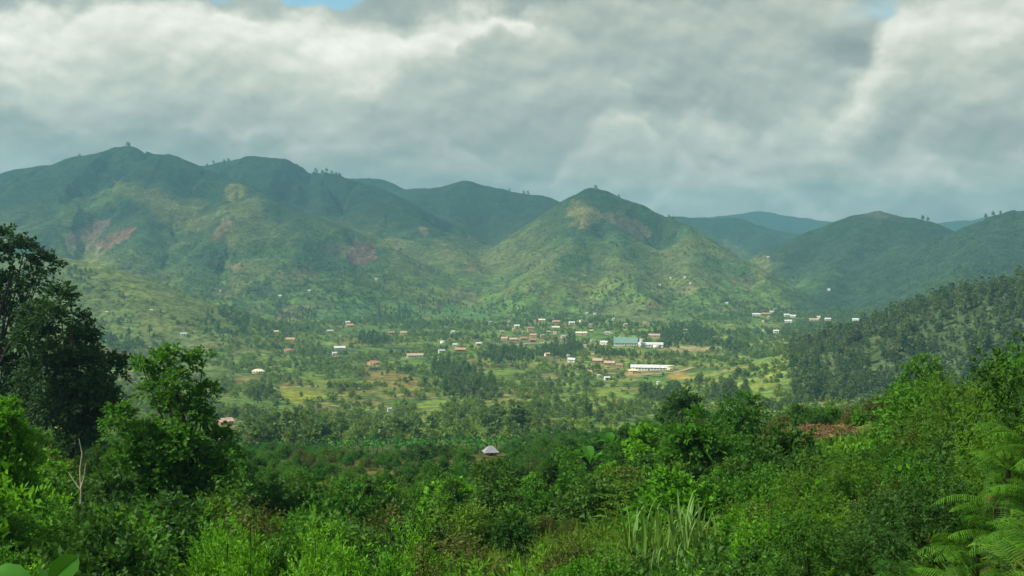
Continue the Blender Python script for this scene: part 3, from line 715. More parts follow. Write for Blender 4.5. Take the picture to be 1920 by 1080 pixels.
HOUSES = [
 # column, row of the foot, width px, wall, roof, hip?, storeys, windows, yaw, label
 (484, 700, 27, 'cream', 'cream', 1, 1, 3, .0, 'cream house with three dark windows beside the orange tan field, left of the valley'),
 (701, 684, 27, 'tan', 'red', 1, 1, 2, .2, 'house with bright red hipped roof standing above the tan sloping field'),
 (422, 796, 32, 'mud', 'pink', 0, 1, 2, .5, 'brown walled house with pale pinkish roof just left of the dark tall tree stand'),
 (545, 639, 21, 'tan', 'orange', 0, 1, 2, -.3, 'orange roofed house above the dark red roofed one, left side of the village'),
 (541, 660, 19, 'brick', 'rust', 1, 1, 0, .3, 'low house with dull red roof below the orange roofed house'),
 (637, 656, 25, 'white', 'white', 0, 1, 2, .0, 'white roofed house in the gardens up left of the red hipped roof'),
 (627, 666, 11, 'white', 'white', 0, 1, 0, .2, 'small white hut in front of the white roofed house left of the village'),
 (778, 670, 36, 'white', 'pink', 0, 1, 4, .1, 'long white house with pale roof right of the red hipped roof'),
 (656, 613, 16, 'tan', 'orange', 0, 1, 0, .1, 'small orange roofed house on the rise left of the village'),
 (652, 607, 10, 'white', 'white', 0, 1, 0, .1, 'small white hut behind the orange roofed house on the rise'),
 (734, 627, 14, 'brick', 'rust', 0, 1, 0, .2, 'rust roofed house, left of a pair in the orchards'),
 (757, 627, 15, 'cream', 'orange', 0, 1, 0, -.2, 'cream house with orange roof, right of a pair in the orchards'),
 (849, 625, 9, 'white', 'white', 0, 1, 0, .2, 'small bright white house left of the village among dark trees'),
 (830, 644, 10, 'white', 'white', 1, 1, 0, .5, 'white hut left of three small houses near the orange brown one'),
 (853, 650, 11, 'white', 'white', 0, 1, 0, .0, 'white hut just behind the long orange brown house'),
 (863, 659, 24, 'brick', 'orange', 0, 1, 2, .05, 'long orange brown house left of the brown village rows'),
 (828, 662, 15, 'cream', 'grey', 0, 1, 0, .3, 'pale house with grey roof left of the long orange brown house'),
 (897, 648, 13, 'pink', 'white', 0, 1, 0, .2, 'pale pink house with white roof left of the brown village rows'),
 (619, 624, 14, 'cream', 'grey', 0, 1, 0, .0, 'grey roofed pale house alone among green gardens'),
 (518, 624, 10, 'cream', 'cream', 0, 1, 0, .2, 'small pale cream hut highest on the left of the village'),
 (730, 772, 9, 'white', 'grey', 0, 1, 0, .2, 'tiny pale roofed hut among trees below the tan sloping field'),
 (969, 614, 12, 'white', 'white', 0, 1, 0, .1, 'white house left of the tall yellow house in the village'),
 (995, 622, 15, 'yellow', 'rust', 0, 2, 4, .1, 'tall two storey yellow house in the middle of the village'),
 (1000, 632, 15, 'tan', 'orange', 0, 1, 0, -.2, 'tan house at the foot of the tall yellow house'),
 (946, 638, 15, 'pink', 'pink', 0, 1, 0, -.3, 'pinkish house at the left end of the brown village row'),
 (963, 640, 18, 'brick', 'pink', 0, 1, 2, -.1, 'second pinkish brown house of the brown village row'),
 (981, 638, 16, 'tan', 'rust', 0, 1, 0, .2, 'rust roofed house, third of the brown village row'),
 (998, 641, 15, 'brick', 'rust', 0, 1, 0, .2, 'brick house at the right end of the brown village row'),
 (941, 625, 9, 'pink', 'pink', 0, 1, 0, .2, 'small pink hut above the left end of the brown village row'),
 (1016, 603, 15, 'tan', 'cream', 0, 1, 0, .0, 'flat tan house behind the tall yellow house'),
 (1043, 606, 17, 'tan', 'orange', 0, 1, 2, .1, 'orange roofed house behind the yellow fronted shop in the village'),
 (1042, 617, 17, 'yellow', 'cream', 0, 1, 2, .0, 'yellow fronted house below the orange roofed house in the village'),
 (1072, 608, 13, 'white', 'white', 0, 1, 0, .2, 'white house right of the yellow fronted village house'),
 (1090, 628, 25, 'cream', 'cream', 0, 1, 3, .0, 'long cream house in front of trees at the right of the village'),
 (1056, 634, 10, 'white', 'grey', 0, 1, 0, .2, 'small grey roofed house left of the long cream house'),
 (1139, 627, 12, 'white', 'grey', 0, 1, 0, -.1, 'grey roofed house behind the big green hall'),
 (1133, 646, 17, 'white', 'white', 0, 1, 0, -.5, 'white roofed house at the left end of the big green hall'),
 (1026, 668, 12, 'white', 'pink', 0, 1, 0, .4, 'pale roofed house below the round dark grove in the village'),
 (1072, 679, 17, 'white', 'white', 0, 1, 2, -.4, 'white house left of the long brick row in front of the village'),
 (1066, 671, 8, 'white', 'white', 0, 1, 0, .2, 'small white hut just behind the white house left of the brick row'),
 (1111, 669, 8, 'tan', 'orange', 0, 1, 0, .0, 'small orange hut at the upper left end of the brick row'),
 (1121, 680, 22, 'brick', 'pink', 0, 1, 0, -.25, 'left house of the long brick row'),
 (1143, 685, 24, 'brick', 'pink', 0, 1, 3, -.15, 'middle house of the long brick row'),
 (1162, 689, 16, 'tan', 'rust', 0, 1, 0, -.2, 'right house of the long brick row'),
 (1188, 700, 22, 'yellow', 'cream', 1, 1, 2, .0, 'yellow house in front of the long white roofed school'),
 (1138, 713, 13, 'white', 'white', 0, 1, 2, .3, 'bright white house alone in the trees in front of the brick row'),
 (1122, 708, 6, 'white', 'white', 0, 1, 0, .2, 'tiny white hut left of the bright white house in the trees'),
 (1234, 721, 7, 'white', 'white', 1, 1, 0, .2, 'tiny white hut in the trees in front of the school'),
 (1227, 632, 25, 'pink', 'pink', 0, 1, 3, -.1, 'long pinkish house behind the white church'),
 (1100, 590, 6, 'white', 'white', 0, 1, 0, .1, None), (1115, 591, 7, 'white', 'white', 0, 1, 0, .1, None), (1150, 601, 6, 'white', 'white', 0, 1, 0, .3, None),
 (1173, 611, 9, 'pink', 'pink', 0, 1, 0, .3, 'pink house in the gardens behind the big green hall'),
 (1418, 592, 18, 'white', 'white', 0, 1, 2, .0, 'white roofed shed at the left end of the hamlet under the right mountains'),
 (1435, 591, 17, 'brick', 'orange', 0, 1, 0, .1, 'orange roofed house next to the white shed in the far hamlet'),
 (1447, 587, 9, 'white', 'white', 0, 1, 0, .1, 'small white house right of the orange roof in the far hamlet'),
 (1475, 593, 12, 'white', 'white', 0, 1, 0, .2, 'upper left white house in the middle of the far hamlet'),
 (1487, 595, 12, 'white', 'white', 0, 1, 0, -.2, 'upper right white house in the middle of the far hamlet'),
 (1478, 605, 16, 'white', 'white', 0, 1, 0, .0, 'lower white house in the middle of the far hamlet'),
 (1526, 602, 20, 'tan', 'pink', 0, 1, 0, .0, 'tan row house on the right of the far hamlet'),
 (1535, 597, 8, 'white', 'cream', 0, 1, 0, .0, 'pale tall house behind the tan row house of the far hamlet'),
 (1552, 601, 13, 'cream', 'white', 0, 1, 0, .1, 'cream house right of the tan row house of the far hamlet'),
 (1604, 602, 14, 'white', 'white', 0, 1, 0, .0, 'white house at the edge of the wooded hill on the right'),
 (1431, 621, 5, 'white', 'pink', 0, 1, 0, .0, 'tiny pink roofed hut below the far hamlet'), (1455, 624, 12, 'white', 'white', 0, 1, 0, .2, 'pale house in the fields below the far hamlet'),
 (1554, 545, 7, 'white', 'white', 0, 1, 0, .0, 'tiny white house on the slope of the round right mountain'), (1363, 570, 6, 'white', 'white', 0, 1, 0, .0, 'tiny white house on the flat under the central peak, right side'),
 (1237, 536, 5, 'white', 'white', 0, 1, 0, .0, None), (1257, 524, 5, 'white', 'white', 0, 1, 0, .0, None), (1284, 521, 6, 'white', 'white', 0, 1, 0, .0, None), (1294, 533, 5, 'white', 'white', 0, 1, 0, .0, None),
 (1440, 483, 6, 'white', 'white', 0, 1, 0, .0, 'white house in the saddle between the central peak and the round right mountain'),
 (284, 585, 6, 'cream', 'cream', 0, 1, 0, .0, 'small cream house on the bright green left hill'), (200, 591, 6, 'cream', 'cream', 0, 1, 0, .0, 'small cream house behind the tall dark trees on the left hill'),
 (344, 631, 14, 'white', 'grey', 0, 1, 0, .0, 'pale roofed house at the foot of the left hill by the dark woods'), (413, 549, 6, 'white', 'pink', 0, 1, 0, .0, 'tiny pale house on terraces above the left hill'),
 (705, 526, 6, 'white', 'white', 0, 1, 0, .0, 'tiny white house below the brown landslip on the middle mountain'),
 (580, 548, 7, 'white', 'cream', 0, 1, 0, .0, 'tiny cream roofed house at the foot of the left massif'), (525, 557, 8, 'white', 'white', 0, 1, 0, .0, 'tiny white roofed house on terraces at the foot of the left massif'),
]
NOLABEL = {1100: ('tiny white house in the gardens behind the village', 'tiny white houses behind the village'),
           1237: ('tiny white house on the lower slope of the central peak', 'tiny white houses on the lower slope of the central peak')}
def house(px, py, wpx, wall, roof, hip, st, nw, yaw, label):
    wpx = wpx * .88
    p = ground_at(px, py); sc = p.y / F; wd = wpx * sc; h = (2.5 if st == 1 else 5.2) * min(1.0, max(.75, p.y / 1200))
    dp = min(wd * .7, 7.0); rise = dp * .25; wm = max(wd - .9, 2.2)
    g = None
    if label == 'CENTRE': label, g = 'tiny house half hidden by trees between the larger houses of the village', 'tiny houses between the larger ones of the village'
    if label == 'HAMLET': label, g = 'tiny hut squeezed between the houses of the far hamlet', 'tiny huts of the far hamlet'
    if label is None: label, g = NOLABEL[1100] if px < 1200 and py > 560 else NOLABEL[1237]
    p.z = min(ground_z(p.x - wd / 2, p.y), ground_z(p.x + wd / 2, p.y), p.z) + .3
    r = empty('house', p, label, 'house', g, -math.atan2(p.x, p.y) * .9 + yaw * .8)
    wall_obj(wm, dp, h, rise, hip, WALL[wall], r); roof_obj(wm, dp, h + .02, rise, hip, ROOF[roof], r)
    y = -dp / 2
    if wpx >= 10:
        xs = np.linspace(-wm / 2, wm / 2, max(nw, 1) + 3)[1:-1]
        k = len(xs) // 2
        bm_obj('door', [box(xs[k] - .5, xs[k] + .5, y - .06, y + .02, -.3, 2.0)], WOOD, r)
        for i, x in enumerate(xs):
            if i == k: continue
            for s in range(st): window(x, y, 1.5 + 2.8 * s, 1.1, 1.05, r, WALL['white' if wall != 'white' else 'tan'])
    CLEAR.append((px - wpx * .45, py - (h + rise) / sc - 1, px + wpx * .45, py - h * .35 / sc, p.y))
    return r
for hh in HOUSES: house(*hh)
rgh = np.random.default_rng(77)
for i in range(30):      # the close packed small houses of the village centre
    a = rgh.normal() * 75 + 1010; b = 622 + rgh.normal() * 11 + (a - 1010) * .02
    if any(c[0] - 6 < a < c[2] + 6 and c[1] - 3 < b < c[3] + 5 for c in CLEAR): continue
    house(a, b, rgh.uniform(6, 9), ['cream', 'tan', 'pink', 'white', 'mud'][rgh.integers(5)], ['grey', 'pink', 'cream', 'rust', 'thatch'][rgh.integers(5)], 0, 1, 0, rgh.normal() * .4, 'CENTRE')
for i in range(9):
    a = rgh.uniform(1420, 1560); b = 598 + rgh.normal() * 4
    if any(c[0] - 4 < a < c[2] + 4 and c[1] - 2 < b < c[3] + 4 for c in CLEAR): continue
    house(a, b, rgh.uniform(5, 7), ['cream', 'white'][rgh.integers(2)], ['grey', 'white', 'pink'][rgh.integers(3)], 0, 1, 0, rgh.normal() * .4, 'HAMLET')

# the big green roofed hall, the white church with its tower, the school
def hall(name, label, cat, px, py, wpx, dp, h, rise, wall, roof, nwin, yaw=0, hip=0):
    p = ground_at(px, py); wd = wpx * p.y / F
    r = empty(name, p, label, cat, None, -math.atan2(p.x, p.y) * .9 + yaw)
    wall_obj(wd, dp, h, rise, hip, WALL[wall], r); roof_obj(wd, dp, h + .02, rise, hip, ROOF[roof], r)
    xs = np.linspace(-wd / 2, wd / 2, nwin + 2)[1:-1]
    for i, x in enumerate(xs):
        if i == nwin // 2: bm_obj('door', [box(x - .7, x + .7, -dp / 2 - .06, -dp / 2 + .02, -.3, 2.2)], WOOD, r)
        else: window(x, -dp / 2, 1.7, 1.3, 1.2, r, WALL['white'])
    CLEAR.append((px - wpx * .55, py - (h + rise) * F / p.y - 3, px + wpx * .55, py + 4, p.y))
    return r, p, wd
hall('hall', 'big hall with a long sea green roof beside the white church', 'hall', 1173, 647, 44, 15, 3.2, 6.5, 'white', 'green', 9)
r, p, wd = hall('church', 'white church with a small square tower right of the big green hall', 'church', 1220, 651, 46, 8, 3.6, 2.2, 'white', 'white', 8)
tx = -wd * .40
tw = bm_obj('tower', [box(tx - 1.7, tx + 1.7, -5.6, -2.2, -1, 8.2)], WALL['white'], r)
me = bpy.data.meshes.new('spire'); me.from_pydata([(tx - 2, -5.9, 8.2), (tx + 2, -5.9, 8.2), (tx + 2, -1.9, 8.2), (tx - 2, -1.9, 8.2), (tx, -3.9, 11)], [], [(0, 1, 4), (1, 2, 4), (2, 3, 4), (3, 0, 4), (3, 2, 1, 0)])
me.materials.append(ROOF['white']); obj('spire', me, tw)
window(tx, -5.6, 5.5, 1.0, 1.6, r, WALL['cream'])
bm_obj('porch', [box(wd * .1, wd * .34, -6.4, -4.02, -1, 2.8)], WALL['white'], r)
r, p, wd = hall('school', 'long low school with white sheet roofs and a cream end', 'school', 1217, 694, 68, 8, 2.8, 2.2, 'white', 'white', 11, -.06)
end = bm_obj('end_block', [box(wd / 2 + .05, wd / 2 + 7, -5.5, 3.5, -1.5, 4.4)], WALL['cream'], r)
roof2 = bm_obj('flat_roof', [box(wd / 2 - .25, wd / 2 + 7.4, -5.9, 3.9, 4.41, 4.7)], ROOF['cream'], end)
window(wd / 2 + 3.5, -5.5, 1.6, 1.4, 1.2, r, WALL['white'])

# the small grey roofed hut between the bananas
p = ground_at(920, 856, 240); s_ = p.y / F
hut = empty('hut', p, 'small hut with a pale grey pyramid roof half hidden in banana plants', 'hut', None, .2)
wall_obj(20 * s_, 16 * s_, 1.4, 1, 1, WALL['mud'], hut)
roof_obj(22 * s_, 18 * s_, 1.4, 1.0, 1, ROOF['hut'], hut)
bm_obj('door', [box(-.4, .4, -8 * s_ - .06, -8 * s_ + .02, -.2, 1.5)], WOOD, hut)
CLEAR.append((898, 832, 942, 852, p.y))

# dirt tracks through the fields
TRACK = solid('track_earth', (.34, .25, .15), .95, .2, .3)
def track(name, pts, wid):
    P3 = [ground_at(*p) for p in pts]; fine = []
    for a, b in zip(P3[:-1], P3[1:]):
        for t in np.linspace(0, 1, 14, endpoint=False): fine.append(a + (b - a) * t)
    fine.append(P3[-1]); xy = np.array([(p.x, p.y) for p in fine])
    xy[:, 1] += np.sin(np.arange(len(xy)) * .35) * 3
    tg = unit(np.gradient(xy, axis=0)); nr = np.stack([-tg[:, 1], tg[:, 0]], -1); co = []
    for k in (-1, 0, 1):
        q = xy + nr * wid * .5 * k; co.append(np.stack([q[:, 0], q[:, 1], height(q[:, 0], q[:, 1]) + .35], -1))
    co = np.stack(co, 1).reshape(-1, 3); i = np.arange(len(xy) - 1) * 3
    f = np.concatenate([np.stack([i, i + 1, i + 4, i + 3], -1), np.stack([i + 1, i + 2, i + 5, i + 4], -1)])
    me = quads(name, co, f); me.materials.append(TRACK); o = obj(name, me); o['kind'] = 'structure'
track('dirt_track', [(500, 690, 400), (540, 686, 400), (585, 677, 400), (640, 668, 400)], 5)
track('dirt_track', [(1080, 690, 400), (1120, 700, 400), (1180, 704, 400), (1262, 700, 400), (1300, 690, 400)], 5)
track('dirt_track', [(920, 652, 400), (960, 647, 400), (1010, 644, 400), (1060, 640, 400)], 6)

# ------------------------------------------------------------------ scattering
def fan(n, y0, y1, umax=.50, seed=0, min_d=None, dens=None):
    rg = np.random.default_rng(seed)
    y = np.sqrt(rg.uniform(0, 1, n) * (y1 * y1 - y0 * y0) + y0 * y0); x = rg.uniform(-umax, umax, n) * y
    if dens is not None:
        k = rg.uniform(0, 1, n) < dens(x, y); x, y = x[k], y[k]
    if min_d:
        grid = {}; keep = []
        for i, (a, b) in enumerate(zip(x, y)):
            d = min_d if not callable(min_d) else min_d(b)
            gx, gy = int(a // min_dmax(min_d, y1)), int(b // min_dmax(min_d, y1)); ok = True
            for ix in (gx - 1, gx, gx + 1):
                for iy in (gy - 1, gy, gy + 1):
                    for (c, e) in grid.get((ix, iy), ()):
                        if (a - c) ** 2 + (b - e) ** 2 < d * d: ok = False; break
                    if not ok: break
                if not ok: break
            if ok: grid.setdefault((gx, gy), []).append((a, b)); keep.append(i)
        x, y = x[keep], y[keep]
    return x, y
def min_dmax(m, y1): return m if not callable(m) else m(y1)
SKX = [0, 60, 200, 330, 440, 600, 700, 800, 930, 1000, 1150, 1250, 1350, 1420, 1480, 1560, 1650, 1740, 1800, 1880, 1920, 2100]
SKY_ = [735, 760, 830, 800, 850, 850, 868, 850, 862, 826, 792, 745, 745, 768, 735, 742, 705, 692, 712, 690, 640, 560]
def free(x, y, z, rad, h, skyline=True):
    """False where a plant would hide what the photograph shows behind it; also returns the column and the row of its top"""
    px, pyb = proj(x, y, z); _, pyt = proj(x, y, z + h); rp = rad * F / y
    ok = np.ones(x.shape, bool)
    for (a, b, c, d, Y) in CLEAR:
        ok &= ~((px + rp > a) & (px - rp < c) & (pyt < d) & (pyb > b) & (y < Y + 1))
    if skyline: ok &= (pyt > np.interp(px, SKX, SKY_) - np.where(y > 190, 26, 0)) | (y > 430)
    return ok, px, pyt

def where_near(a, Y):
    for lim, t in ((200, 'below the tall dark trees'), (450, 'in front of the forked tree'), (700, 'between forked tree and hut'), (900, 'left of the grassy patch'), (1150, 'by the grassy patch'),
                   (1350, 'beside the reed clumps'), (1500, 'right of the reed clumps'), (1650, 'below the brown brush heap'), (1780, 'left of the fern bank'), (9999, 'on the bank by the ferns')):
        if a < lim: break
    d = 'bottom row' if Y < 22 else 'second row' if Y < 32 else 'third row' if Y < 44 else 'back row'
    return t + ', ' + d + ' of thicket'
def where_mid(a, Y):
    for lim, t in ((200, 'under the tall dark trees'), (450, 'behind the forked tree'), (600, 'right of the forked tree'), (800, 'left below the hut'), (1000, 'right below the hut'), (1200, 'at the left foot of the right spur'),
                   (1400, 'on the left part of the right spur'), (1550, 'around the brown brush heap'), (1700, 'right of the brown brush heap'), (9999, 'at the right end of the right spur')):
        if a < lim: break
    return t + ', ' + ('nearest rank' if Y < 78 else 'middle rank' if Y < 105 else 'far rank') + ' of small trees'
def where_valley(a, Y):
    for lim, t in ((560, 'below the yellow field at the left'), (700, 'below the red roofed house'), (850, 'below the tan sloping field'), (1000, 'below the brown village row'), (1150, 'below the brick row'), (9999, 'below the school')):
        if a < lim: break
    return t + ', ' + ('near edge' if Y < 560 else 'middle' if Y < 720 else 'far side') + ' of valley front'
def where_hill(a, b):
    for lim, t in ((1560, 'at the toe'), (1640, 'on the lower third'), (1720, 'in the middle'), (1810, 'on the upper third'), (9999, 'at the top')):
        if a < lim: break
    return t + ' of the wooded right hill, ' + ('upper edge' if b < 600 else 'middle height' if b < 650 else 'low down')

CLEAR += [(1745, 840, 1930, 1080, 16.5), (1020, 965, 1085, 1000, 46), (1428, 794, 1648, 830, 88), (940, 985, 1050, 1012, 46), (1160, 905, 1345, 1040, 37), (135, 830, 172, 915, 44)]

# ------------------------------------------------------------------ the thicket of the near slope
print('protos')
SHRUB = {
 'mid': [shrub_proto(10 + i, mat='mid') for i in range(3)],
 'dark': [shrub_proto(20 + i, mat='dark', leaf=.15, wid=.08) for i in range(3)],
 'olive': [shrub_proto(30 + i, mat='olive', n=240, leaf=.10, wid=.045) for i in range(2)],
 'yellow': [shrub_proto(40 + i, mat='yellow', n=280, leaf=.14, wid=.05, slen=.5) for i in range(2)],
 'light': [shrub_proto(46 + i, mat='light', n=300, leaf=.16, wid=.08) for i in range(2)],
}
SAPL = [cone_proto(50 + i) for i in range(4)]
FEAT = [feather_proto(60), feather_proto(61, mat='featherdark', h=1.5), feather_proto(62, mat='featherlight', rad=.9, h=1.6, n=180), feather_proto(63, rad=.9, h=2.3)]
FEAT_N = ['mid green', 'dark', 'light green', 'tall mid green']
SHRUB_N = {'mid': 'mid green leafy shrub', 'dark': 'dark glossy shrub', 'olive': 'brownish olive shrub', 'yellow': 'yellow green bush', 'light': 'bright green broad leaved bush'}
ZONE_LABEL = {
 ('mid', 0): 'mid green leafy shrub in the thicket at the lower left', ('mid', 1): 'mid green leafy shrub in the thicket of the middle slope', ('mid', 2): 'mid green leafy shrub in the thicket at the lower right',
 ('dark', 0): 'dark glossy shrub in the thicket at the lower left', ('dark', 1): 'dark glossy shrub in the thicket of the middle slope', ('dark', 2): 'dark glossy shrub in the thicket at the lower right',
 ('olive', 0): 'brownish olive shrub in the thicket at the lower left', ('olive', 1): 'brownish olive shrub on the middle slope', ('olive', 2): 'brownish olive shrub near the crest at the right',
 ('yellow', 0): 'yellow green bush at the lower left', ('yellow', 1): 'yellow green bush on the open middle slope', ('yellow', 2): 'yellow green bush among the thicket at the lower right',
 ('light', 0): 'bright green broad leaved bush at the lower left', ('light', 1): 'bright green broad leaved bush on the middle slope', ('light', 2): 'bright green broad leaved bush at the lower right'}

CLEARED = np.array([[1030, 1000, 1]])
def zone(px): return np.where(px < 560, 0, np.where(px < 1340, 1, 2))
x, y = fan(9000, 13, 62, .50, 101, lambda q: 0.95 + q * .012)
z = height(x, y)
rgp = np.random.default_rng(7)
px, py = proj(x, y, z)
nz = fbm(x, y, 9.0, 2, 200); nz2 = fbm(x, y, 16.0, 2, 210)
counts = {'shrub': 0, 'sapling': 0, 'feather': 0}
order = np.argsort(y)
near_plants = []
for i in order:
    a, b = nz[i], nz2[i]; X = px[i]; Yd = y[i]; u = rgp.uniform()
    kind, rad, h = None, 1.0, 1.5
    if X > 1230 and Yd < 21: kind, s = 'feather', rgp.uniform(.5, .95)
    elif X > 1480 + 260 * b and Yd < 58 and u < .42 + .5 * a: kind, s = 'feather', rgp.choice([.6, .8, 1.0, 1.3, 1.7]) * rgp.uniform(.85, 1.15) * (.75 + Yd / 120)
    elif (330 < X < 1010 and 23 < Yd < 36 and u < .85 and a > -.32) or (1010 < X < 1500 and Yd < 30 and u < .45): kind, s = 'sapling', rgp.uniform(.75, 1.2) * (1 if X < 1010 else .75)
    else:
        kind = 'shrub'
        q = a + rgp.normal() * .22 + (.06 if X < 560 else .13 if X < 1300 and Yd < 40 else .05)
        if 820 < X < 1240 and 34 < Yd < 62: sp = 'yellow' if q > -.12 else ('olive' if q > -.35 else 'dark')
        elif X < 130 and Yd < 44: sp = 'light' if q > -.1 else 'mid'
        elif q < -.10: sp = 'dark'
        elif q < .20: sp = 'mid'
        elif q < .38: sp = 'light'
        elif q < .5: sp = 'yellow'
        else: sp = 'olive'
        s = rgp.choice([.5, .7, .9, 1.1, 1.5]) * rgp.uniform(.85, 1.15) * (.85 + Yd / 150)
        if 860 < X < 1240 and 36 < Yd < 56: s *= .62
    if Yd < 27 and kind == 'shrub': s = min(s, .85)
    if 870 < X < 1190 and 35 < Yd < 57:
        if u > .32: continue
        s *= .8
    elif rgp.uniform() < .07: continue
    lim = {'shrub': 296, 'sapling': 130, 'feather': 210}[kind]
    if counts[kind] >= lim:
        continue
    hh = {'shrub': 1.55, 'sapling': 2.75, 'feather': 1.85}[kind]; rr = {'shrub': .95, 'sapling': .6, 'feather': 1.1}[kind]
    ok, _, pt = free(x[i:i + 1], y[i:i + 1], z[i:i + 1], rr * s, hh * s)
    if not ok[0]:
        s *= .6
        ok, _, pt = free(x[i:i + 1], y[i:i + 1], z[i:i + 1], rr * s, hh * s)
        if not ok[0]: continue
    if pt[0] > 1100 or px[i] < -150 or px[i] > 2070: continue
    counts[kind] += 1
    loc = (x[i], y[i], z[i] - .05); rz = rgp.uniform(0, 6.28); zn = int(zone(X))
    sc = (s * rgp.uniform(.85, 1.2), s * rgp.uniform(.85, 1.2), s * rgp.uniform(.85, 1.25))
    if kind == 'shrub':
        pr = SHRUB[sp]; lb = SHRUB_N[sp] + ' ' + where_near(X, Yd)
        plant('shrub', pr[rgp.integers(len(pr))], loc, rz, sc, lb, 'shrub', 'shrubs of the near thicket', .12)
    elif kind == 'sapling':
        lb = 'light green pointed young tree ' + where_near(X, Yd)
        plant('young_tree', SAPL[rgp.integers(4)], loc, rz, sc, lb, 'young tree', 'light green young trees of the near thicket', .06)
    else:
        fk = int(rgp.choice(4, p=[.3, .3, .2, .2])) if not (X > 1600 and Yd < 25) else int(rgp.choice([0, 1, 1, 1]))
        lb = FEAT_N[fk] + ' feathery bush ' + where_near(X, Yd)
        plant('feathery_bush', FEAT[fk], loc, rz, sc, lb, 'bush', 'feathery bushes of the near thicket', .15)
print(counts)

# small herbs and tufts between them
tuft = []
for k, (mt, lf, wd_, n) in enumerate([('mid', .22, .05, 70), ('yellow', .34, .03, 80), ('olive', .25, .03, 70), ('light', .12, .05, 90), ('dark', .12, .055, 90)]):
    rg = np.random.default_rng(300 + k)
    o = rg.normal(size=(n, 3)) * np.array([.22, .22, .03]); o[:, 2] = np.abs(o[:, 2]) + rg.uniform(0, .25, n) * (lf < .2)
    d = unit(rg.normal(size=(n, 3)) * .6 + np.array([0, 0, .9]))
    tuft.append(leaf_mesh('tuft', leaves(o, d, lf, wd_, rg, .25, .2), LEAF[mt]))
x, y = fan(26000, 12, 75, .52, 111, lambda q: .22 + q * .008)
z = height(x, y); rgp = np.random.default_rng(8); n = len(x)
nz = fbm(x, y, 9.0, 2, 200) + rgp.normal(size=n) * .25
ix = np.where(nz < -.2, 4, np.where(nz < .05, 0, np.where(nz < .25, 3, np.where(nz < .45, 1, 2))))
px, py = proj(x, y, z)
op = (px > 820) & (px < 1240) & (y > 34); ix = np.where(op, np.where(nz < -.1, 2, 1), ix)
ok, _, _ = free(x, y, z, .2, .3)
ix = np.where((px > 1560) & (y < 19), 1, ix); sel = ok
stuff('undergrowth', tuft, np.stack([x, y, z], -1)[sel], np.stack([rgp.normal(size=n) * .15, rgp.normal(size=n) * .15, rgp.uniform(0, 6.28, n)], -1)[sel], (rgp.uniform(.8, 1.8, n) * (.8 + y / 60))[sel], ix[sel])

# small trees and thicket further down the slope
TREE = {
 'mid': [tree_proto(70 + i, 1.9, 3.8, 430, 8, .26, .14, 'mid', .62) for i in range(2)],
 'dark': [tree_proto(73 + i, 1.9, 4.0, 430, 8, .26, .15, 'dark', .62) for i in range(3)],
 'olive': [tree_proto(77 + i, 1.7, 3.0, 360, 8, .22, .10, 'olive', .6) for i in range(2)],
 'yellow': [tree_proto(80 + i, 1.7, 3.2, 400, 8, .25, .12, 'yellow', .62) for i in range(2)],
}
x, y = fan(26000, 58, 440, .50, 121, lambda q: 1.9 + q * .006)
z = height(x, y); rgp = np.random.default_rng(9); n = len(x)
px, py = proj(x, y, z)
nz = fbm(x, y, 22.0, 2, 220) + rgp.normal(size=n) * .2
kinds = np.where(nz < -.22, 1, np.where(nz < .18, 0, np.where(nz < .34, 3, 2)))
kinds = np.where((px > 980) & (px < 1500) & (y > 70) & (nz > -.1), np.where(rgp.uniform(size=n) < .45, 2, 0), kinds)
kinds = np.where((px > 1440) & (px < 1760) & (y > 84) & (rgp.uniform(size=n) < .4), 2, kinds)
TREE['mid'] += [tree_proto(85, 1.3, 4.6, 320, 7, .30, .18, 'mid', .6, base=.5), tree_proto(86, 1.6, 3.6, 230, 7, .36, .24, 'light', .6)]
TREE['dark'] += [tree_proto(87, 1.2, 4.8, 330, 8, .22, .10, 'dark', .55, base=.4)]
kn = ['mid', 'dark', 'olive', 'yellow']
scl = rgp.choice([.5, .65, .85, 1.05, 1.3], n) * rgp.uniform(.85, 1.15, n) * np.where((px > 1180) & (y < 190), 1.15, .95)
ok, _, pt = free(x, y, z, 1.9 * scl, 4.9 * scl)
ok2, _, pt2 = free(x, y, z, 1.9 * scl * .55, 4.9 * scl * .55)
scl = np.where(ok, scl, scl * .55); ok = ok | ok2
order = [i for i in np.argsort(y) if ok[i] and -120 < px[i] < 2040]
rots = np.stack([rgp.normal(size=n) * .06, rgp.normal(size=n) * .06, rgp.uniform(0, 6.28, n)], -1)
cnt = 0; rest = []
SL = {0: 'leafy green', 1: 'dark round', 2: 'brownish olive', 3: 'yellow green'}
for i in order:
    if cnt < 290 and (y[i] < 170):
        cnt += 1; k = int(kinds[i]); pr = TREE[kn[k]]
        lb = SL[k] + ' tree ' + where_mid(px[i], y[i])
        s = scl[i]; r = plant('small_tree', pr[rgp.integers(len(pr))], (x[i], y[i], z[i] - .1), rots[i, 2], (s * rgp.uniform(.85, 1.15), s * rgp.uniform(.85, 1.15), s), lb, 'tree', 'small trees below the thicket')
    else: rest.append(i)
rest = np.array(rest)
pm = [TREE['mid'][0][0], TREE['dark'][0][0], TREE['olive'][0][0], TREE['yellow'][0][0]]
stuff('thicket', pm, np.stack([x, y, z], -1)[rest], rots[rest], scl[rest], kinds[rest])
print('small trees', cnt, 'rest', len(rest))

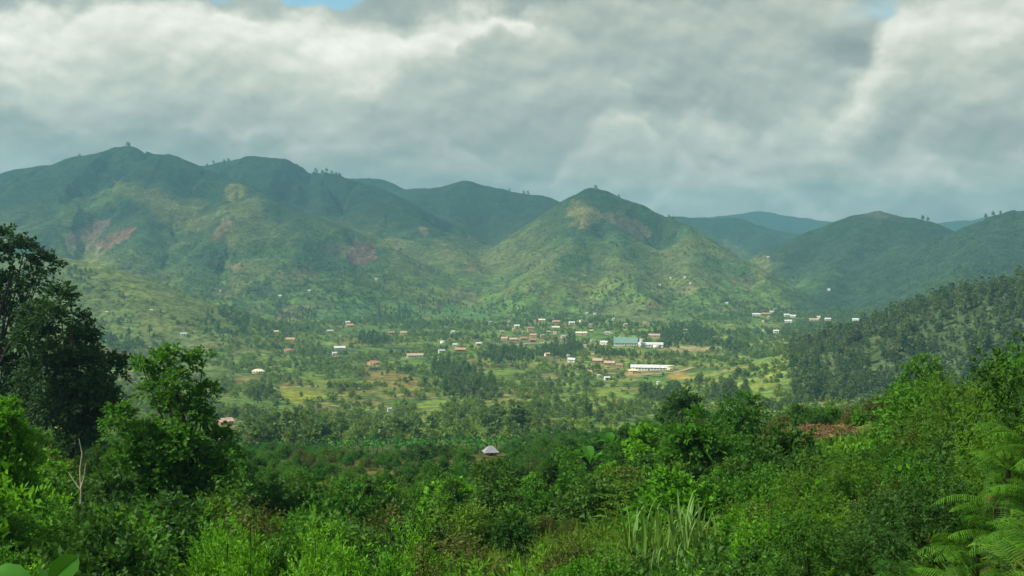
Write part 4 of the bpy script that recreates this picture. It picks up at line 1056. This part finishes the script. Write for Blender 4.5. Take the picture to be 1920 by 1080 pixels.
# ------------------------------------------------------------------ the tall trees at the left
def lobes_px(px0, Y, lst, seed, dj):
    rg = np.random.default_rng(seed); p0 = unproj(px0, 540, Y)
    g = ground_z(p0[0], Y); s = Y / F; out = []
    for (a, b, r) in lst:
        q = unproj(a, b, Y)
        out.append((np.array([q[0] - p0[0], rg.normal() * dj, q[2] - g]), r * s, .9))
    return (p0[0], Y, g), out
def big_tree(name, px0, Y, lst, seed, dj, n, K, leaf, wid, mat, slen, r0, label, bark=None, upb=.3):
    loc, lob = lobes_px(px0, Y, lst, seed, dj)
    pr = tree_proto(seed, 1, 1, n, K, leaf, wid, mat, slen, lobes=lob, r0=r0, bark=bark, upb=upb)
    return plant(name, pr, loc, 0, 1, label, 'tree')
big_tree('gum_tree', 8, 92, [(5, 455, 36), (42, 478, 36), (72, 500, 26), (-38, 470, 55), (25, 520, 16), (80, 535, 20), (-50, 560, 60), (48, 545, 14), (5, 545, 26), (40, 580, 24), (-15, 610, 40), (75, 600, 26), (45, 640, 20), (5, 660, 24), (70, 660, 30), (-50, 680, 60), (30, 700, 36), (60, 745, 50), (10, 760, 40), (0, 800, 50)],
         401, 1.3, 1900, 9, .36, .2, 'gum', .9, .32, 'tallest tree, dark and gappy, at the left edge of the picture')
big_tree('gum_tree', 125, 88, [(108, 562, 26), (90, 590, 28), (128, 590, 24), (148, 612, 20), (100, 630, 40), (140, 650, 36), (160, 690, 44), (195, 700, 32), (110, 700, 50), (180, 740, 46), (215, 745, 22), (130, 760, 56), (190, 790, 44), (85, 780, 46), (150, 820, 46)],
         402, 1.6, 2500, 9, .36, .2, 'gum', .9, .28, 'dense dark tree in front of the tallest one, with stepped right side')
big_tree('broadleaf_tree', 322, 54, [(262, 695, 20), (292, 680, 18), (320, 672, 20), (352, 684, 18), (374, 674, 11), (300, 712, 22), (340, 712, 20), (388, 735, 16), (372, 752, 20), (330, 745, 16), (272, 745, 24), (245, 775, 26), (305, 780, 34), (350, 785, 34), (385, 790, 20), (225, 810, 30), (285, 830, 44), (345, 835, 44), (395, 840, 34), (430, 862, 22), (250, 870, 42), (310, 890, 50), (370, 890, 46), (415, 895, 26), (225, 905, 34), (290, 935, 44), (360, 940, 44)],
         403, .7, 2400, 9, .22, .13, 'mid', .55, .14, 'broad leaved tree with an open forked top right of the dark tall trees', upb=.4)
big_tree('bright_bush_tree', 12, 40, [(8, 768, 16), (28, 785, 16), (-15, 790, 26), (12, 815, 26), (40, 830, 20), (-20, 840, 34), (20, 860, 34), (50, 870, 22), (0, 900, 38)],
         404, .3, 1000, 9, .15, .08, 'light', .4, .06, 'bright green small tree at the left edge below the tall dark trees', upb=.6)
big_tree('broadleaf_tree', 930, 62, [(930, 885, 28), (905, 905, 26), (955, 905, 26), (930, 930, 34), (900, 945, 26), (960, 945, 24), (930, 970, 30)],
         405, .6, 420, 8, .22, .12, 'dark', .5, .1, 'dark round tree left of the open grassy patch')
big_tree('broadleaf_tree', 962, 37, [(962, 985, 18), (945, 1000, 18), (980, 1000, 16), (962, 1015, 24)], 406, .2, 260, 8, .13, .07, 'dark', .35, .05, 'small dark tree with a narrow crown below the grassy patch')
big_tree('broadleaf_tree', 1735, 92, [(1735, 688, 22), (1712, 705, 22), (1758, 708, 22), (1735, 730, 30), (1700, 735, 22), (1768, 740, 22), (1735, 765, 34)],
         407, .8, 520, 8, .27, .15, 'mid', .7, .1, 'tallest green tree on the crest of the right spur')
big_tree('broadleaf_tree', 1752, 66, [(1752, 770, 24), (1735, 790, 22), (1772, 790, 22), (1752, 812, 28)], 408, .5, 330, 8, .22, .12, 'dark', .5, .08, 'dark round tree just below the crest of the right spur')
big_tree('broadleaf_tree', 1282, 128, [(1282, 745, 15), (1262, 757, 16), (1300, 758, 16), (1282, 775, 24), (1250, 785, 18), (1312, 785, 18)], 409, .9, 360, 8, .36, .2, 'dark', .8, .12, 'dark tree sticking up at the left end of the right spur')
big_tree('broadleaf_tree', 1392, 104, [(1392, 752, 17), (1368, 764, 18), (1416, 762, 16), (1392, 782, 26), (1360, 792, 22), (1420, 788, 18), (1392, 810, 30), (1350, 815, 24)], 410, 1.0, 600, 8, .29, .16, 'mid', .75, .13, 'full green tree on the spur left of the dry brown heap')
big_tree('gum_tree', 1800, 900, [(1800, 528, 4), (1800, 537, 6), (1800, 548, 8), (1800, 560, 9), (1800, 572, 9)], 411, .4, 160, 6, 1.2, .8, 'hill', 1.2, .25, 'tall pointed tree on the skyline of the wooded right hill')

# bare pale stems
p = ground_at(150, 935, 30); p = Vector((unproj(150, 540, 44)[0], 44, 0)); p.z = ground_z(p.x, p.y)
def at_px(px_, py_, Y): return np.array(unproj(px_, py_, Y)) - np.array(p)
dt = empty('dead_tree', p, 'pale bare forked stems standing in front of the dark trees', 'dead tree')
me = tube_mesh('trunk', [tube([at_px(151, 960, 44), at_px(152, 915, 44), at_px(150, 880, 44), at_px(154, 850, 44), at_px(148, 822, 44)], [.04, .04, .03, .024, .014]),
                         tube([at_px(152, 915, 44), at_px(158, 895, 43.9), at_px(161, 868, 43.8)], [.04, .033, .02]),
                         tube([at_px(151, 918, 44), at_px(141, 905, 44), at_px(128, 885, 44.1)], [.035, .028, .015])], PALE_BARK)
obj('trunk', me, dt)

# ------------------------------------------------------------------ the fern bank
def strip(pts, wid, side):
    """a ribbon along pts"""
    a = pts + side * wid[:, None] * .5; b = pts - side * wid[:, None] * .5
    co = np.stack([a, b], 1).reshape(-1, 3); n = len(pts); i = np.arange(n - 1) * 2
    return co, np.stack([i, i + 1, i + 3, i + 2], -1)
def frond(seed, L=1.0):
    rg = np.random.default_rng(seed); parts = []
    t = np.linspace(0, 1, 9); bend = rg.uniform(.35, .65)
    px_ = L * (t - .12 * t ** 3); pz = L * (.42 * t - bend * t ** 2.2)
    py_ = rg.normal() * .08 * L * t ** 2
    sp = np.stack([px_, py_, pz], -1)
    parts.append(tube(sp, np.linspace(.009, .002, 9) * L, 4))
    nP = 26
    for k in range(nP):
        f = .10 + .9 * (k + .5) / nP; q = np.array([np.interp(f, t, sp[:, j]) for j in range(3)])
        q2 = np.array([np.interp(min(f + .03, 1), t, sp[:, j]) for j in range(3)]); tg = unit(q2 - q)
        ln = L * .27 * (math.sin(math.pi * min(.12 + f * .88, 1)) ** .8) * rg.uniform(.85, 1.1) + .015
        for sd in (-1, 1):
            if rg.uniform() < .09: continue
            d = unit(np.array([0, sd, 0]) + tg * .38); u = np.linspace(0, 1, 8)[:, None]
            pts = q + d * ln * u + np.array([0, 0, -1]) * ln * (.55 * u ** 1.8) + np.array([0, 0, .12]) * ln * u
            wv = np.array([.5, 1.2, .6, 1.05, .45, .8, .3, .06]) * L * .019
            parts.append(strip(pts, wv, tg))
    co, q = join(parts); me = quads('frond', co, q); me.materials.append(LEAF['fern']); return me
FRONDS = [frond(500 + i) for i in range(6)]
DRY_FROND = frond(509); DRY_FROND.materials.clear(); DRY_FROND.materials.append(LEAF['dry'])
FERNS = [(1915, 1085, 11.0, 'lowest'), (1975, 1010, 11.6, 'edge'), (1860, 1128, 11.5, 'front'), (1890, 1005, 13.2, 'middle'), (1960, 935, 13.5, 'upper'), (1800, 1135, 13.0, 'left'), (1870, 945, 15.5, 'back'), (1985, 870, 15.0, 'top'), (1740, 1110, 15.0, 'leftmost'), (1890, 880, 18.0, 'high'), (1930, 835, 16.0, 'peak'), (1990, 1075, 10.0, 'corner'), (1830, 1035, 14.0, 'inner')]
FL = {'peak': 'fern rising highest at the right edge below the feathery bushes', 'corner': 'fern half cut by the right corner of the picture', 'inner': 'fern on the inner left part of the fern bank, over its middle', 'lowest': 'big bright fern lowest in the right corner', 'edge': 'big fern spilling in from the right edge above the corner', 'front': 'fern with fronds cut by the bottom edge near the right corner', 'middle': 'fern in the middle of the fern bank at the right',
      'upper': 'fern above the middle of the fern bank at the right edge', 'left': 'fern on the left side of the fern bank', 'back': 'shaded fern behind the middle of the fern bank', 'top': 'topmost fern at the right edge', 'leftmost': 'small fern farthest left of the fern bank, by the bottom edge', 'high': 'small fern above the fern bank under the feathery bushes'}
rgp = np.random.default_rng(12)
for (a, b, Y, k) in FERNS:
    q = unproj(a, b, Y); g = ground_z(q[0], Y)
    zc = max(g + .1, q[2] - .1)
    r = empty('fern', (q[0], Y, min(g, q[2])), FL[k], 'fern', 'ferns on the bank at the right')
    crown = np.array([0, 0, max(q[2] - min(g, q[2]), .15)])
    obj('stem', tube_mesh('stem', [tube([(0, 0, -.2), crown * .5, crown], [.05, .05, .04], 6)], BARK), r)
    nf = 9
    for j in range(nf):
        az = math.pi + rgp.normal() * .95 if j < 7 else rgp.uniform(0, 6.28)
        o = obj('frond', FRONDS[rgp.integers(6)] if not (j == 8 and k in ('inner', 'edge', 'leftmost', 'back')) else DRY_FROND, r, crown + np.array([math.cos(az), math.sin(az), 0]) * .03)
        s = rgp.uniform(.5, .95); o.scale = (s, s * rgp.uniform(.75, 1.05), s)
        o.rotation_euler = (rgp.normal() * .35, rgp.uniform(-.6, .3), az)

for (a, b, Y, s, lb) in [(1965, 590, 24, 1.25, 'tall feathery bush reaching over the right edge above the fern bank'), (1900, 668, 30, 1.2, 'feathery bush at the right edge just below the tallest one'), (1850, 712, 33, 1.15, 'feathery bush on the crest at the far right, left of the taller ones'), (1925, 775, 21, 1.0, 'feathery bush at the right edge right above the ferns')]:
    q = unproj(a, b, Y); g = ground_z(q[0], Y); k = (q[2] - g) / 1.75
    plant('feathery_bush', FEAT[rgp.integers(3)], (q[0], Y, g - .05), rgp.uniform(0, 6.28), (s, s, max(k, .6)), lb, 'bush')

# ------------------------------------------------------------------ tall reed grass
def blade(seed):
    rg = np.random.default_rng(seed); t = np.linspace(0, 1, 8); bend = rg.uniform(.15, .85)
    x_ = bend * t ** 2.2 * .9; z_ = 1.0 * t - bend * .75 * t ** 3.2
    pts = np.stack([x_, 0 * t, z_], -1)
    w_ = np.array([.5, .9, 1, 1, .9, .7, .4, .05]) * .042
    c, q = strip(pts, w_, np.array([0, 1., 0])); me = quads('blade', c, q); me.materials.append(LEAF['reed']); return me
BLADES = [blade(600 + i) for i in range(6)]
for (a, b, Y, n, H, lb) in [(1195, 1000, 34, 12, 2.0, 'sparse clump of tall reed grass, leftmost of the reed clumps'), (1225, 998, 35, 16, 1.5, 'low clump of reed grass between the sparse one and the fullest one'), (1262, 998, 34, 34, 1.9, 'fullest clump of tall arching reed grass'), (1300, 995, 35.5, 26, 1.75, 'clump of arching reed grass at the right of the reed clumps'), (1240, 1035, 31, 12, .9, 'short clump of reed grass in front of the others')]:
    q = unproj(a, b, Y); g = ground_z(q[0], Y)
    r = empty('reed_clump', (q[0], Y, g), lb, 'reed grass', 'reed grass clumps on the middle slope')
    zt = q[2] - g
    for j in range(n):
        az = rgp.uniform(0, 6.28); s = H * rgp.uniform(.7, 1.15)
        o = obj('blade', BLADES[rgp.integers(6)], r, (rgp.normal() * .32, rgp.normal() * .28, max(zt, 0) * .6), az); o.rotation_euler = (rgp.normal() * .12, rgp.normal() * .12, az)
        o.scale = (s, s * .9, s)
    if zt > .2: obj('stem', tube_mesh('stem', [tube([(rgp.normal() * .15, rgp.normal() * .15, -.1), (rgp.normal() * .15, rgp.normal() * .15, zt * .7)], [.02, .015], 5) for _ in range(6)], STEM), r)

# ------------------------------------------------------------------ bananas
def banana_leaf(seed):
    rg = np.random.default_rng(seed); t = np.linspace(0, 1, 11); bend = rg.uniform(.25, .6)
    sp = np.stack([.75 * t, 0 * t, .85 * t - bend * t ** 2.4], -1)
    wv = np.interp(t, [0, .16, .25, .5, .8, .95, 1], [.02, .02, .28, .46, .40, .18, .02]) * .95
    up = np.array([0, 0, 1.]); parts = []
    for sd in (-1, 1):
        edge = sp + np.array([0, sd, 0]) * wv[:, None] * .5 + up * wv[:, None] * .16 + rg.normal(size=(11, 3)) * .006
        co = np.stack([sp, edge], 1).reshape(-1, 3); i = np.arange(10) * 2
        f = np.stack([i, i + 1, i + 3, i + 2], -1)
        parts.append((co, f if sd > 0 else f[:, ::-1]))
    parts.append(tube(sp - up * .006, np.linspace(.022, .004, 11), 5))
    co, q = join(parts); me = quads('leaf', co, q); me.materials.append(LEAF['banana']); return me
BLEAF = [banana_leaf(700 + i) for i in range(4)]
BSTEM = tube_mesh('stem', [tube([(0, 0, -.3), (0, 0, .6), (.02, 0, 1.3)], [.12, .10, .06], 7)], STEM)
def banana(loc, s, label, group=None, n=8, lean=None):
    r = empty('banana_plant', loc, label, 'banana plant', group, rgp.uniform(0, 6.28), s)
    obj('stem', BSTEM, r)
    for j in range(n):
        az = j * 2.4 + rgp.normal() * .3
        o = obj('leaf', BLEAF[rgp.integers(4)], r, (0.02, 0, 1.25)); q = rgp.uniform(.85, 1.25)
        o.scale = (q, q, q); o.rotation_euler = (rgp.normal() * .2, rgp.uniform(-.55, .25), az)
    return r
q = unproj(80, 1092, 9.0); g = ground_z(q[0], 9.0)
r = banana((q[0], 9.0, g), 1.0, 'banana plant with a broad upright leaf at the bottom left corner', None, 0)
r.rotation_euler = (0, 0, 0)
hz_ = unproj(80, 1092, 9.0)[2] - g
for ch in list(r.children): ch.scale = (1, 1, hz_ / 1.3)
for (az, tl, sx, roll) in [(.6, -.62, .46, 1.15), (2.9, .35, .5, -.2), (-1.2, .5, .5, .3), (1.9, .45, .5, .2)]:
    o = obj('leaf', BLEAF[0 if az == .5 else rgp.integers(4)], r, (0, 0, hz_ - .05)); o.scale = (sx, sx, sx); o.rotation_euler = (roll, tl, az)
x, y = fan(1600, 250, 430, .46, 131, 3.6)
z = height(x, y); px, py = proj(x, y, z); ok, px, pt = free(x, y, z, 1.4, 2.6, False)
n = 0
for i in range(len(x)):
    inb = (590 < px[i] < 1010 and y[i] > 270) or (430 < px[i] < 590 and y[i] > 330)
    if ok[i] and inb and n < 230:
        n += 1
        banana((x[i], y[i], z[i]), rgp.uniform(1.1, 1.6), 'pale green banana plant ' + ('at the far left end of' if px[i] < 640 else 'in the left part of' if px[i] < 760 else 'left of the hut in' if px[i] < 890 else 'next to the hut in' if px[i] < 950 else 'right of the hut in') + (' the near side of the grove' if y[i] < 335 else ' the far side of the grove'), 'banana plants in the grove around the hut', 7)
x, y = fan(160, 92, 180, .2, 133, 5.0)
n = 0
for i in range(len(x)):
    g = ground_z(x[i], y[i]); a, b = proj(x[i], y[i], g)
    if 1040 < a < 1230 and n < 9:
        n += 1; banana((x[i], y[i], g), rgp.uniform(1.5, 2.0), 'bright banana plant among dark bushes right of the hut', 'banana plants right of the hut', 8)
print('bananas')

# ------------------------------------------------------------------ dry heap, stones, dry flowers
p = ground_at(1545, 822, 60); rg = np.random.default_rng(21); n = 3000; s_ = p.y / F
a = rg.uniform(0, 6.28, n); q = np.sqrt(rg.uniform(0, 1, n))
RX, RY, HH = 118 * s_, 2.6, 24 * s_
X = np.cos(a) * q * RX; Y = np.sin(a) * q * RY; Z = HH * (1 - q ** 2.2) * (1 + .25 * vnoise(X * 1.3 + 5, Y * 1.3, 3)) - .1
d = unit(np.stack([rg.normal(size=n), rg.normal(size=n), rg.normal(size=n) * .35 + .1], -1))
hp = empty('brush_heap', p, 'heap of dry reddish brown cut brush on the crest of the right spur', 'brush heap')
obj('dry_leaves', leaf_mesh('dry_leaves', leaves(np.stack([X, Y, Z], -1), d, .5, .07, rg, .2, .9), LEAF['dry']), hp)
gn = 17; gx, gy = np.meshgrid(np.linspace(-1, 1, gn), np.linspace(-1, 1, gn)); rr = np.hypot(gx, gy)
co = np.stack([gx * RX * 1.02, gy * RY * 1.02, HH * .93 * (1 - rr ** 2.2) - .25], -1).reshape(-1, 3); ii = np.arange(gn * gn).reshape(gn, gn)
me = quads('core', co, np.stack([ii[:-1, :-1], ii[:-1, 1:], ii[1:, 1:], ii[1:, :-1]], -1).reshape(-1, 4)); me.materials.append(solid('dry_earth', (.12, .085, .045), .95, .4, 3)); obj('core', me, hp)
STONE = solid('pale_stone', (.55, .52, .46), .9, .25, 4)
def stone(px_, py_, wpx, hpx, Y, lb, seed):
    rg = np.random.default_rng(seed); q = unproj(px_, py_, Y); g = ground_z(q[0], Y); s = Y / F
    th = np.linspace(0, np.pi, 7); ph = np.arange(10) / 10 * 2 * np.pi
    T, Pq = np.meshgrid(th, ph, indexing='ij'); rr = 1 + .18 * rg.normal(size=T.shape); rr[0] = rr[0, 0]; rr[-1] = rr[-1, 0]
    co = np.stack([np.sin(T) * np.cos(Pq) * rr * wpx * s * .5, np.sin(T) * np.sin(Pq) * rr * wpx * s * .35, np.cos(T) * rr * hpx * s * .5], -1).reshape(-1, 3)
    i = np.arange(70).reshape(7, 10); f = np.stack([i[:-1], np.roll(i[:-1], -1, 1), np.roll(i[1:], -1, 1), i[1:]], -1).reshape(-1, 4)
    me = quads('stone', co, f); me.materials.append(STONE)
    o = obj('stone', me, None, (q[0], Y, g + hpx * s * .3), rg.uniform(-.3, .3)); tag(o, lb, 'stone'); return o
stone(1050, 990, 26, 11, 45, 'long pale stone lying in the open grassy patch', 1)
stone(1058, 968, 9, 7, 49, 'small white stone above the long pale stone', 2)
stone(1480, 895, 10, 9, 60, 'small white stone among bushes below the dry brown heap', 3)
stone(1543, 1040, 8, 8, 24, 'small pale yellow stone near the bottom, right of the reed clumps', 4)
p = Vector((unproj(1275, 540, 88)[0], 88, 0)); p.z = ground_z(p.x, p.y); rg = np.random.default_rng(31); n = 45
top = unproj(1275, 860, 88)[2] - p.z
fl = empty('flowering_stalk', p, 'withered orange flower spike on the middle slope above the reed clumps', 'flower spike')
b = np.stack([rg.normal(size=n) * .16 + np.linspace(-.7, .4, n), rg.normal(size=n) * .2, rg.normal(size=n) * .18 + np.linspace(-1.2, .3, n) + top], -1)
obj('blossom', leaf_mesh('blossom', leaves(b, unit(rg.normal(size=(n, 3))), .20, .13, rg), foliage('leaf_blossom', (.36, .19, .08), (.30, .15, .07), .2)), fl)
obj('stem', tube_mesh('stem', [tube([(0, 0, -.2), (0, 0, top * .6), (.1, 0, top)], [.05, .04, .02], 5)], BARK), fl)

# ------------------------------------------------------------------ trees of the valley and of the hills
VD = [far_mesh(800 + i, 2.6, 6.0, .15, 260, .88, 'vdark') for i in range(3)]
VM = [far_mesh(810 + i, 2.6, 4.8, .12, 260, .85, 'vmid') for i in range(3)]
VL = [far_mesh(820 + i, 1.7, 2.4, .1, 150, .62, 'vlight', trunk=False) for i in range(2)]
VT = [far_mesh(830 + i, 2.5, 11.0, .18, 320, .95, 'vdark', cone=(i == 0)) for i in range(3)]
HF = [far_mesh(840 + i, 2.5, 8.0, .2, 300, .92, 'hill') for i in range(3)]
kinds_all = VD + VM + VL + VT + HF
I_VD, I_VM, I_VL, I_VT, I_HF = [0, 1, 2], [3, 4, 5], [6, 7], [8, 9, 10], [11, 12, 13]
rgp = np.random.default_rng(41)
def wooded(x, y):
    return fbm(x, y, 190, 3, 231) + .7 * fbm(x, y, 60, 3, 241)
GROVES = [(425, 612, 50, 26), (495, 752, 36, 14), (560, 590, 40, 12), (1285, 632, 60, 16), (1050, 655, 40, 20), (700, 640, 30, 10), (1180, 665, 70, 8), (820, 580, 60, 12), (1380, 655, 30, 8), (220, 625, 70, 40), (150, 520, 30, 12), (960, 672, 60, 12), (860, 700, 60, 16), (1370, 745, 40, 14), (880, 735, 60, 18), (1240, 745, 50, 12), (740, 590, 40, 14)]
def valley_density(x, y):
    z = height(x, y); px, py = proj(x, y, z)
    wv = wooded(x, y); d = smooth(-.40, .35, wv) * .50 + .05
    for g in GROVES: d = np.maximum(d, field_mask(px, py, (*g, 0), .3 * fbm(x, y, 20, 2, 251)))
    for f in FIELDS_AND_SUN:
        if f[1] > 560 or f[0] < 400: d = d * (1 - .93 * field_mask(px, py, f, .4 * fbm(x, y, 28, 3, 81)))
    d = d * (1 - .6 * smooth(480, 420, px) * smooth(8, 16, z - base_h(x, y)) * (y > 1000))
    return d * np.clip(1.25 - y / 4000, .4, 1) * np.clip(.45 + (y - 400) / 900, .45, 1)
x, y = fan(80000, 400, 2150, .50, 141, lambda q: 1.7 + q * .0015, valley_density)
z = height(x, y); px, py = proj(x, y, z); n = len(x); rel = z - base_h(x, y)
wv = wooded(x, y) + rgp.normal(size=n) * .18
hill = (px > 1480) & (rel > 7) & (y < 1300)
lefth = (px < 470) & (rel > 12) & (y > 1000)
u = rgp.uniform(size=n)
base = np.where(wv > .34, 0, np.where(wv > .12, 1, 2))
base = np.where((u > .75), 1, base)
base = np.where(lefth & (u < .6), 2, base)
ing = np.zeros(n, bool)
for g in GROVES: ing |= field_mask(px, py, (*g, 0)) > .4
base = np.where(ing, np.where(u < .5, 0, 3), base)
sub = rgp.integers(0, 3, n)
pick = np.where(base == 0, sub, np.where(base == 1, 3 + sub, np.where(base == 2, 6 + sub % 2, 8 + sub)))
scl = rgp.choice([.55, .7, .9, 1.1, 1.35], n) * rgp.uniform(.85, 1.15, n) * np.where(base == 3, .95, np.where(base == 2, 1.6, .95))
hh = np.array([6, 6, 6, 4.8, 4.8, 4.8, 2.4, 2.4, 11, 11, 11, 8, 8, 8])[pick] * scl
ok, _, pt = free(x, y, z, 2.4 * scl, hh, True)
# the scene beyond stays in view over the near spur only where the photograph shows it
ok &= ~hill
rots = np.stack([rgp.normal(size=n) * .04, rgp.normal(size=n) * .04, rgp.uniform(0, 6.28, n)], -1)
loc = np.stack([x, y, z - .1], -1)
order = [i for i in np.argsort(y) if ok[i]]
vis = [i for i in order if 380 < px[i] < 1400 and pt[i] < np.interp(px[i], SKX, SKY_) and base[i] != 2][:280]
VL_ = {0: 'dark rounded tree ', 1: 'mid green rounded tree ', 3: 'tall slender dark tree '}
mesh_of = kinds_all
for i in vis:
    o = obj('valley_tree', mesh_of[pick[i]], None, loc[i], rots[i, 2], scl[i]); lb = VL_[int(base[i])] + where_valley(px[i], y[i]); tag(o, lb, 'valley tree', 'trees at the front of the valley')
vs = set(vis); rest = np.array([i for i in order if i not in vs])
stuff('valley_trees', kinds_all, loc[rest], rots[rest], scl[rest], pick[rest])
print('valley', len(vis), len(rest))

# the wooded hill on the right
x, y = fan(30000, 560, 1250, .50, 151, 2.7)
z = height(x, y); px, py = proj(x, y, z); rel = z - base_h(x, y); n = len(x)
rim = fbm(x, y, 60, 3, 261)
sel = (px > 1485 + 14 * rim) & (rel > 6 + 4 * rim)
clearing = (field_mask(px, py, (1645, 690, 34, 8, 0), .2 * rim) > .4) | (field_mask(px, py, (1640, 672, 12, 10, 0), .2 * rim) > .4)
scl = np.clip(np.exp(rgp.normal(size=n) * .38) * .72, .3, 1.7) * (1 + .5 * fbm(x, y, 45, 2, 271))
ok, _, pt = free(x, y, z, 2.4 * scl, 8 * scl, False)
idx = np.where(sel & ok & ~clearing)[0]; idx = idx[np.argsort(y[idx])]
rots = np.stack([rgp.normal(size=n) * .05, rgp.normal(size=n) * .05, rgp.uniform(0, 6.28, n)], -1)
pick = np.where(rgp.uniform(size=n) < .16, 8 + rgp.integers(0, 3, n), 11 + rgp.integers(0, 3, n))
infr = [i for i in idx if 1440 < px[i] < 1915 and pt[i] < np.interp(px[i], SKX, SKY_) + 5 and pt[i] < 700]
big = set(infr[:285])
for i in infr[:285]:
    tl = pick[i] < 11; lb = ('tall slender dark tree ' if tl else 'grey green rounded tree ') + where_hill(px[i], pt[i])
    o = obj('hill_tree', kinds_all[pick[i]], None, (x[i], y[i], z[i] - .2), rots[i, 2], scl[i]); tag(o, lb, 'hill tree', 'trees of the wooded right hill')
rest = np.array([i for i in idx if i not in big])
stuff('hill_forest', kinds_all, np.stack([x, y, z - .2], -1)[rest], rots[rest], scl[rest], pick[rest])
print('hill', len(big), len(rest))

# woods of the mountains
def mdens(x, y):
    z = height(x, y); rel = z - base_h(x, y); px, py = proj(x, y, z)
    w_ = wooded(x, y)
    d = (smooth(-.15, .4, w_) * .5 + .03) * smooth(190, 90, rel)
    for f in FIELDS_AND_SUN:
        if f[1] < 560: d = d * (1 - .9 * field_mask(px, py, f, .4 * fbm(x, y, 28, 3, 81)))
    return d
x, y = fan(16000, 1950, 2700, .50, 161, 6.0, mdens)
z = height(x, y); n = len(x); rgp = np.random.default_rng(43)
ok, _, _ = free(x, y, z, 2.4, 6, False)
rots = np.stack([0 * x, 0 * x, rgp.uniform(0, 6.28, n)], -1); scl = rgp.uniform(.6, 1.25, n)
pick = np.where(rgp.uniform(size=n) < .6, rgp.integers(0, 6, n), rgp.integers(6, 8, n))
scl *= np.where(pick > 5, 1.3, .8)
stuff('mountain_woods', kinds_all, np.stack([x, y, z - .3], -1)[ok], rots[ok], scl[ok], pick[ok])
print('mountain', ok.sum())

# stands that stand out
def grove(lst, mesh_ids, label, group, Y=None, name='grove_tree'):
    for (a, b, hpx) in lst:
        p = ground_at(a, b, 300) if Y is None else Vector((unproj(a, b, Y)[0], Y, ground_z(unproj(a, b, Y)[0], Y)))
        k = mesh_ids[rgp.integers(len(mesh_ids))]; H = {0: 6.0, 1: 4.8, 2: 2.4, 3: 11.0, 4: 8.0}[[0, 0, 0, 1, 1, 1, 2, 2, 3, 3, 3, 4, 4, 4][k]]
        s = hpx * p.y / F / H
        o = obj(name, kinds_all[k], None, p, rgp.uniform(0, 6.28), (s * 1.25, s * 1.25, s)); tag(o, label, 'tree', group)
grove([(452, 832, 52), (468, 834, 58), (486, 832, 50), (503, 836, 62), (520, 834, 66), (538, 836, 68), (556, 836, 66), (574, 836, 72), (590, 834, 62), (606, 836, 54), (512, 842, 50), (548, 844, 54), (580, 844, 52), (478, 842, 46)], I_VT + [0, 1], 'dark tree in the compact tall stand below the yellow fields', 'trees of the dark stand below the yellow fields')
grove([(918, 812, 46), (940, 810, 54), (960, 812, 60), (980, 812, 52), (1004, 814, 44), (1024, 816, 36), (950, 820, 44), (990, 822, 42)], I_VT + [0, 2], 'dark tree in the clump in front of the middle valley', 'trees of the dark clump in front of the middle valley')
grove([(1100, 790, 52)], [8], 'pointed dark tree, taller of the two by the spur', None); grove([(1076, 792, 36), (1124, 794, 34)], [8], 'low pointed dark tree beside the taller pointed one', 'low pointed trees beside the taller one')
grove([(640, 826, 44), (664, 830, 34), (740, 828, 46), (770, 826, 40), (715, 832, 36)], I_VD, 'dark round tree on the flat between the two dark stands', 'dark round trees between the two stands')
# single trees on the skyline of the mountains
def sky_tree(a, b, hpx, Y, lb, k=0, group=None):
    q = unproj(a, b, Y); s = hpx * Y / F / (6.0 if k < 3 else 11.0); g = ground_z(q[0], Y)
    o = obj('ridge_tree', kinds_all[k], None, (q[0], Y, g - .3), 0, s); tag(o, lb, 'tree', group)
sky_tree(240, 270, 11, 2650, 'lone tree on top of the highest left peak')
sky_tree(149, 292, 8, 2672, 'lone tree on the left shoulder of the highest left peak')
for a, Y in [(604, 2985), (612, 2980), (622, 2972), (630, 2965), (636, 2960), (592, 2990), (420, 3095), (428, 3090), (400, 3105), (388, 3110)]: sky_tree(a, 300, rgp.uniform(6, 9), Y, 'small tree in the row along the ridge of the second peak', int(rgp.integers(0, 3)), 'trees along the ridge of the second peak')
for a, Y in [(955, 3342), (982, 3330), (990, 3328), (705, 3640), (1075, 2700), (1068, 2720)]: sky_tree(a, 350, rgp.uniform(6, 9), Y, 'small tree on the ridge between the second and the central peak', int(rgp.integers(0, 3)), 'trees on the ridge left of the central peak')
for a, Y in [(1160, 2592), (1262, 2498), (1117, 2620), (1255, 2505)]: sky_tree(a, 350, rgp.uniform(6, 8), Y, 'small tree on the skyline of the central peak', int(rgp.integers(0, 3)), 'trees on the skyline of the central peak')
for a, Y in [(1862, 2452), (1876, 2450), (1848, 2455), (1730, 2850), (1740, 2850)]: sky_tree(a, 400, rgp.uniform(7, 11), Y, 'small tree on the skyline of the right mountains', int(rgp.integers(0, 3)), 'trees on the skyline of the right mountains')
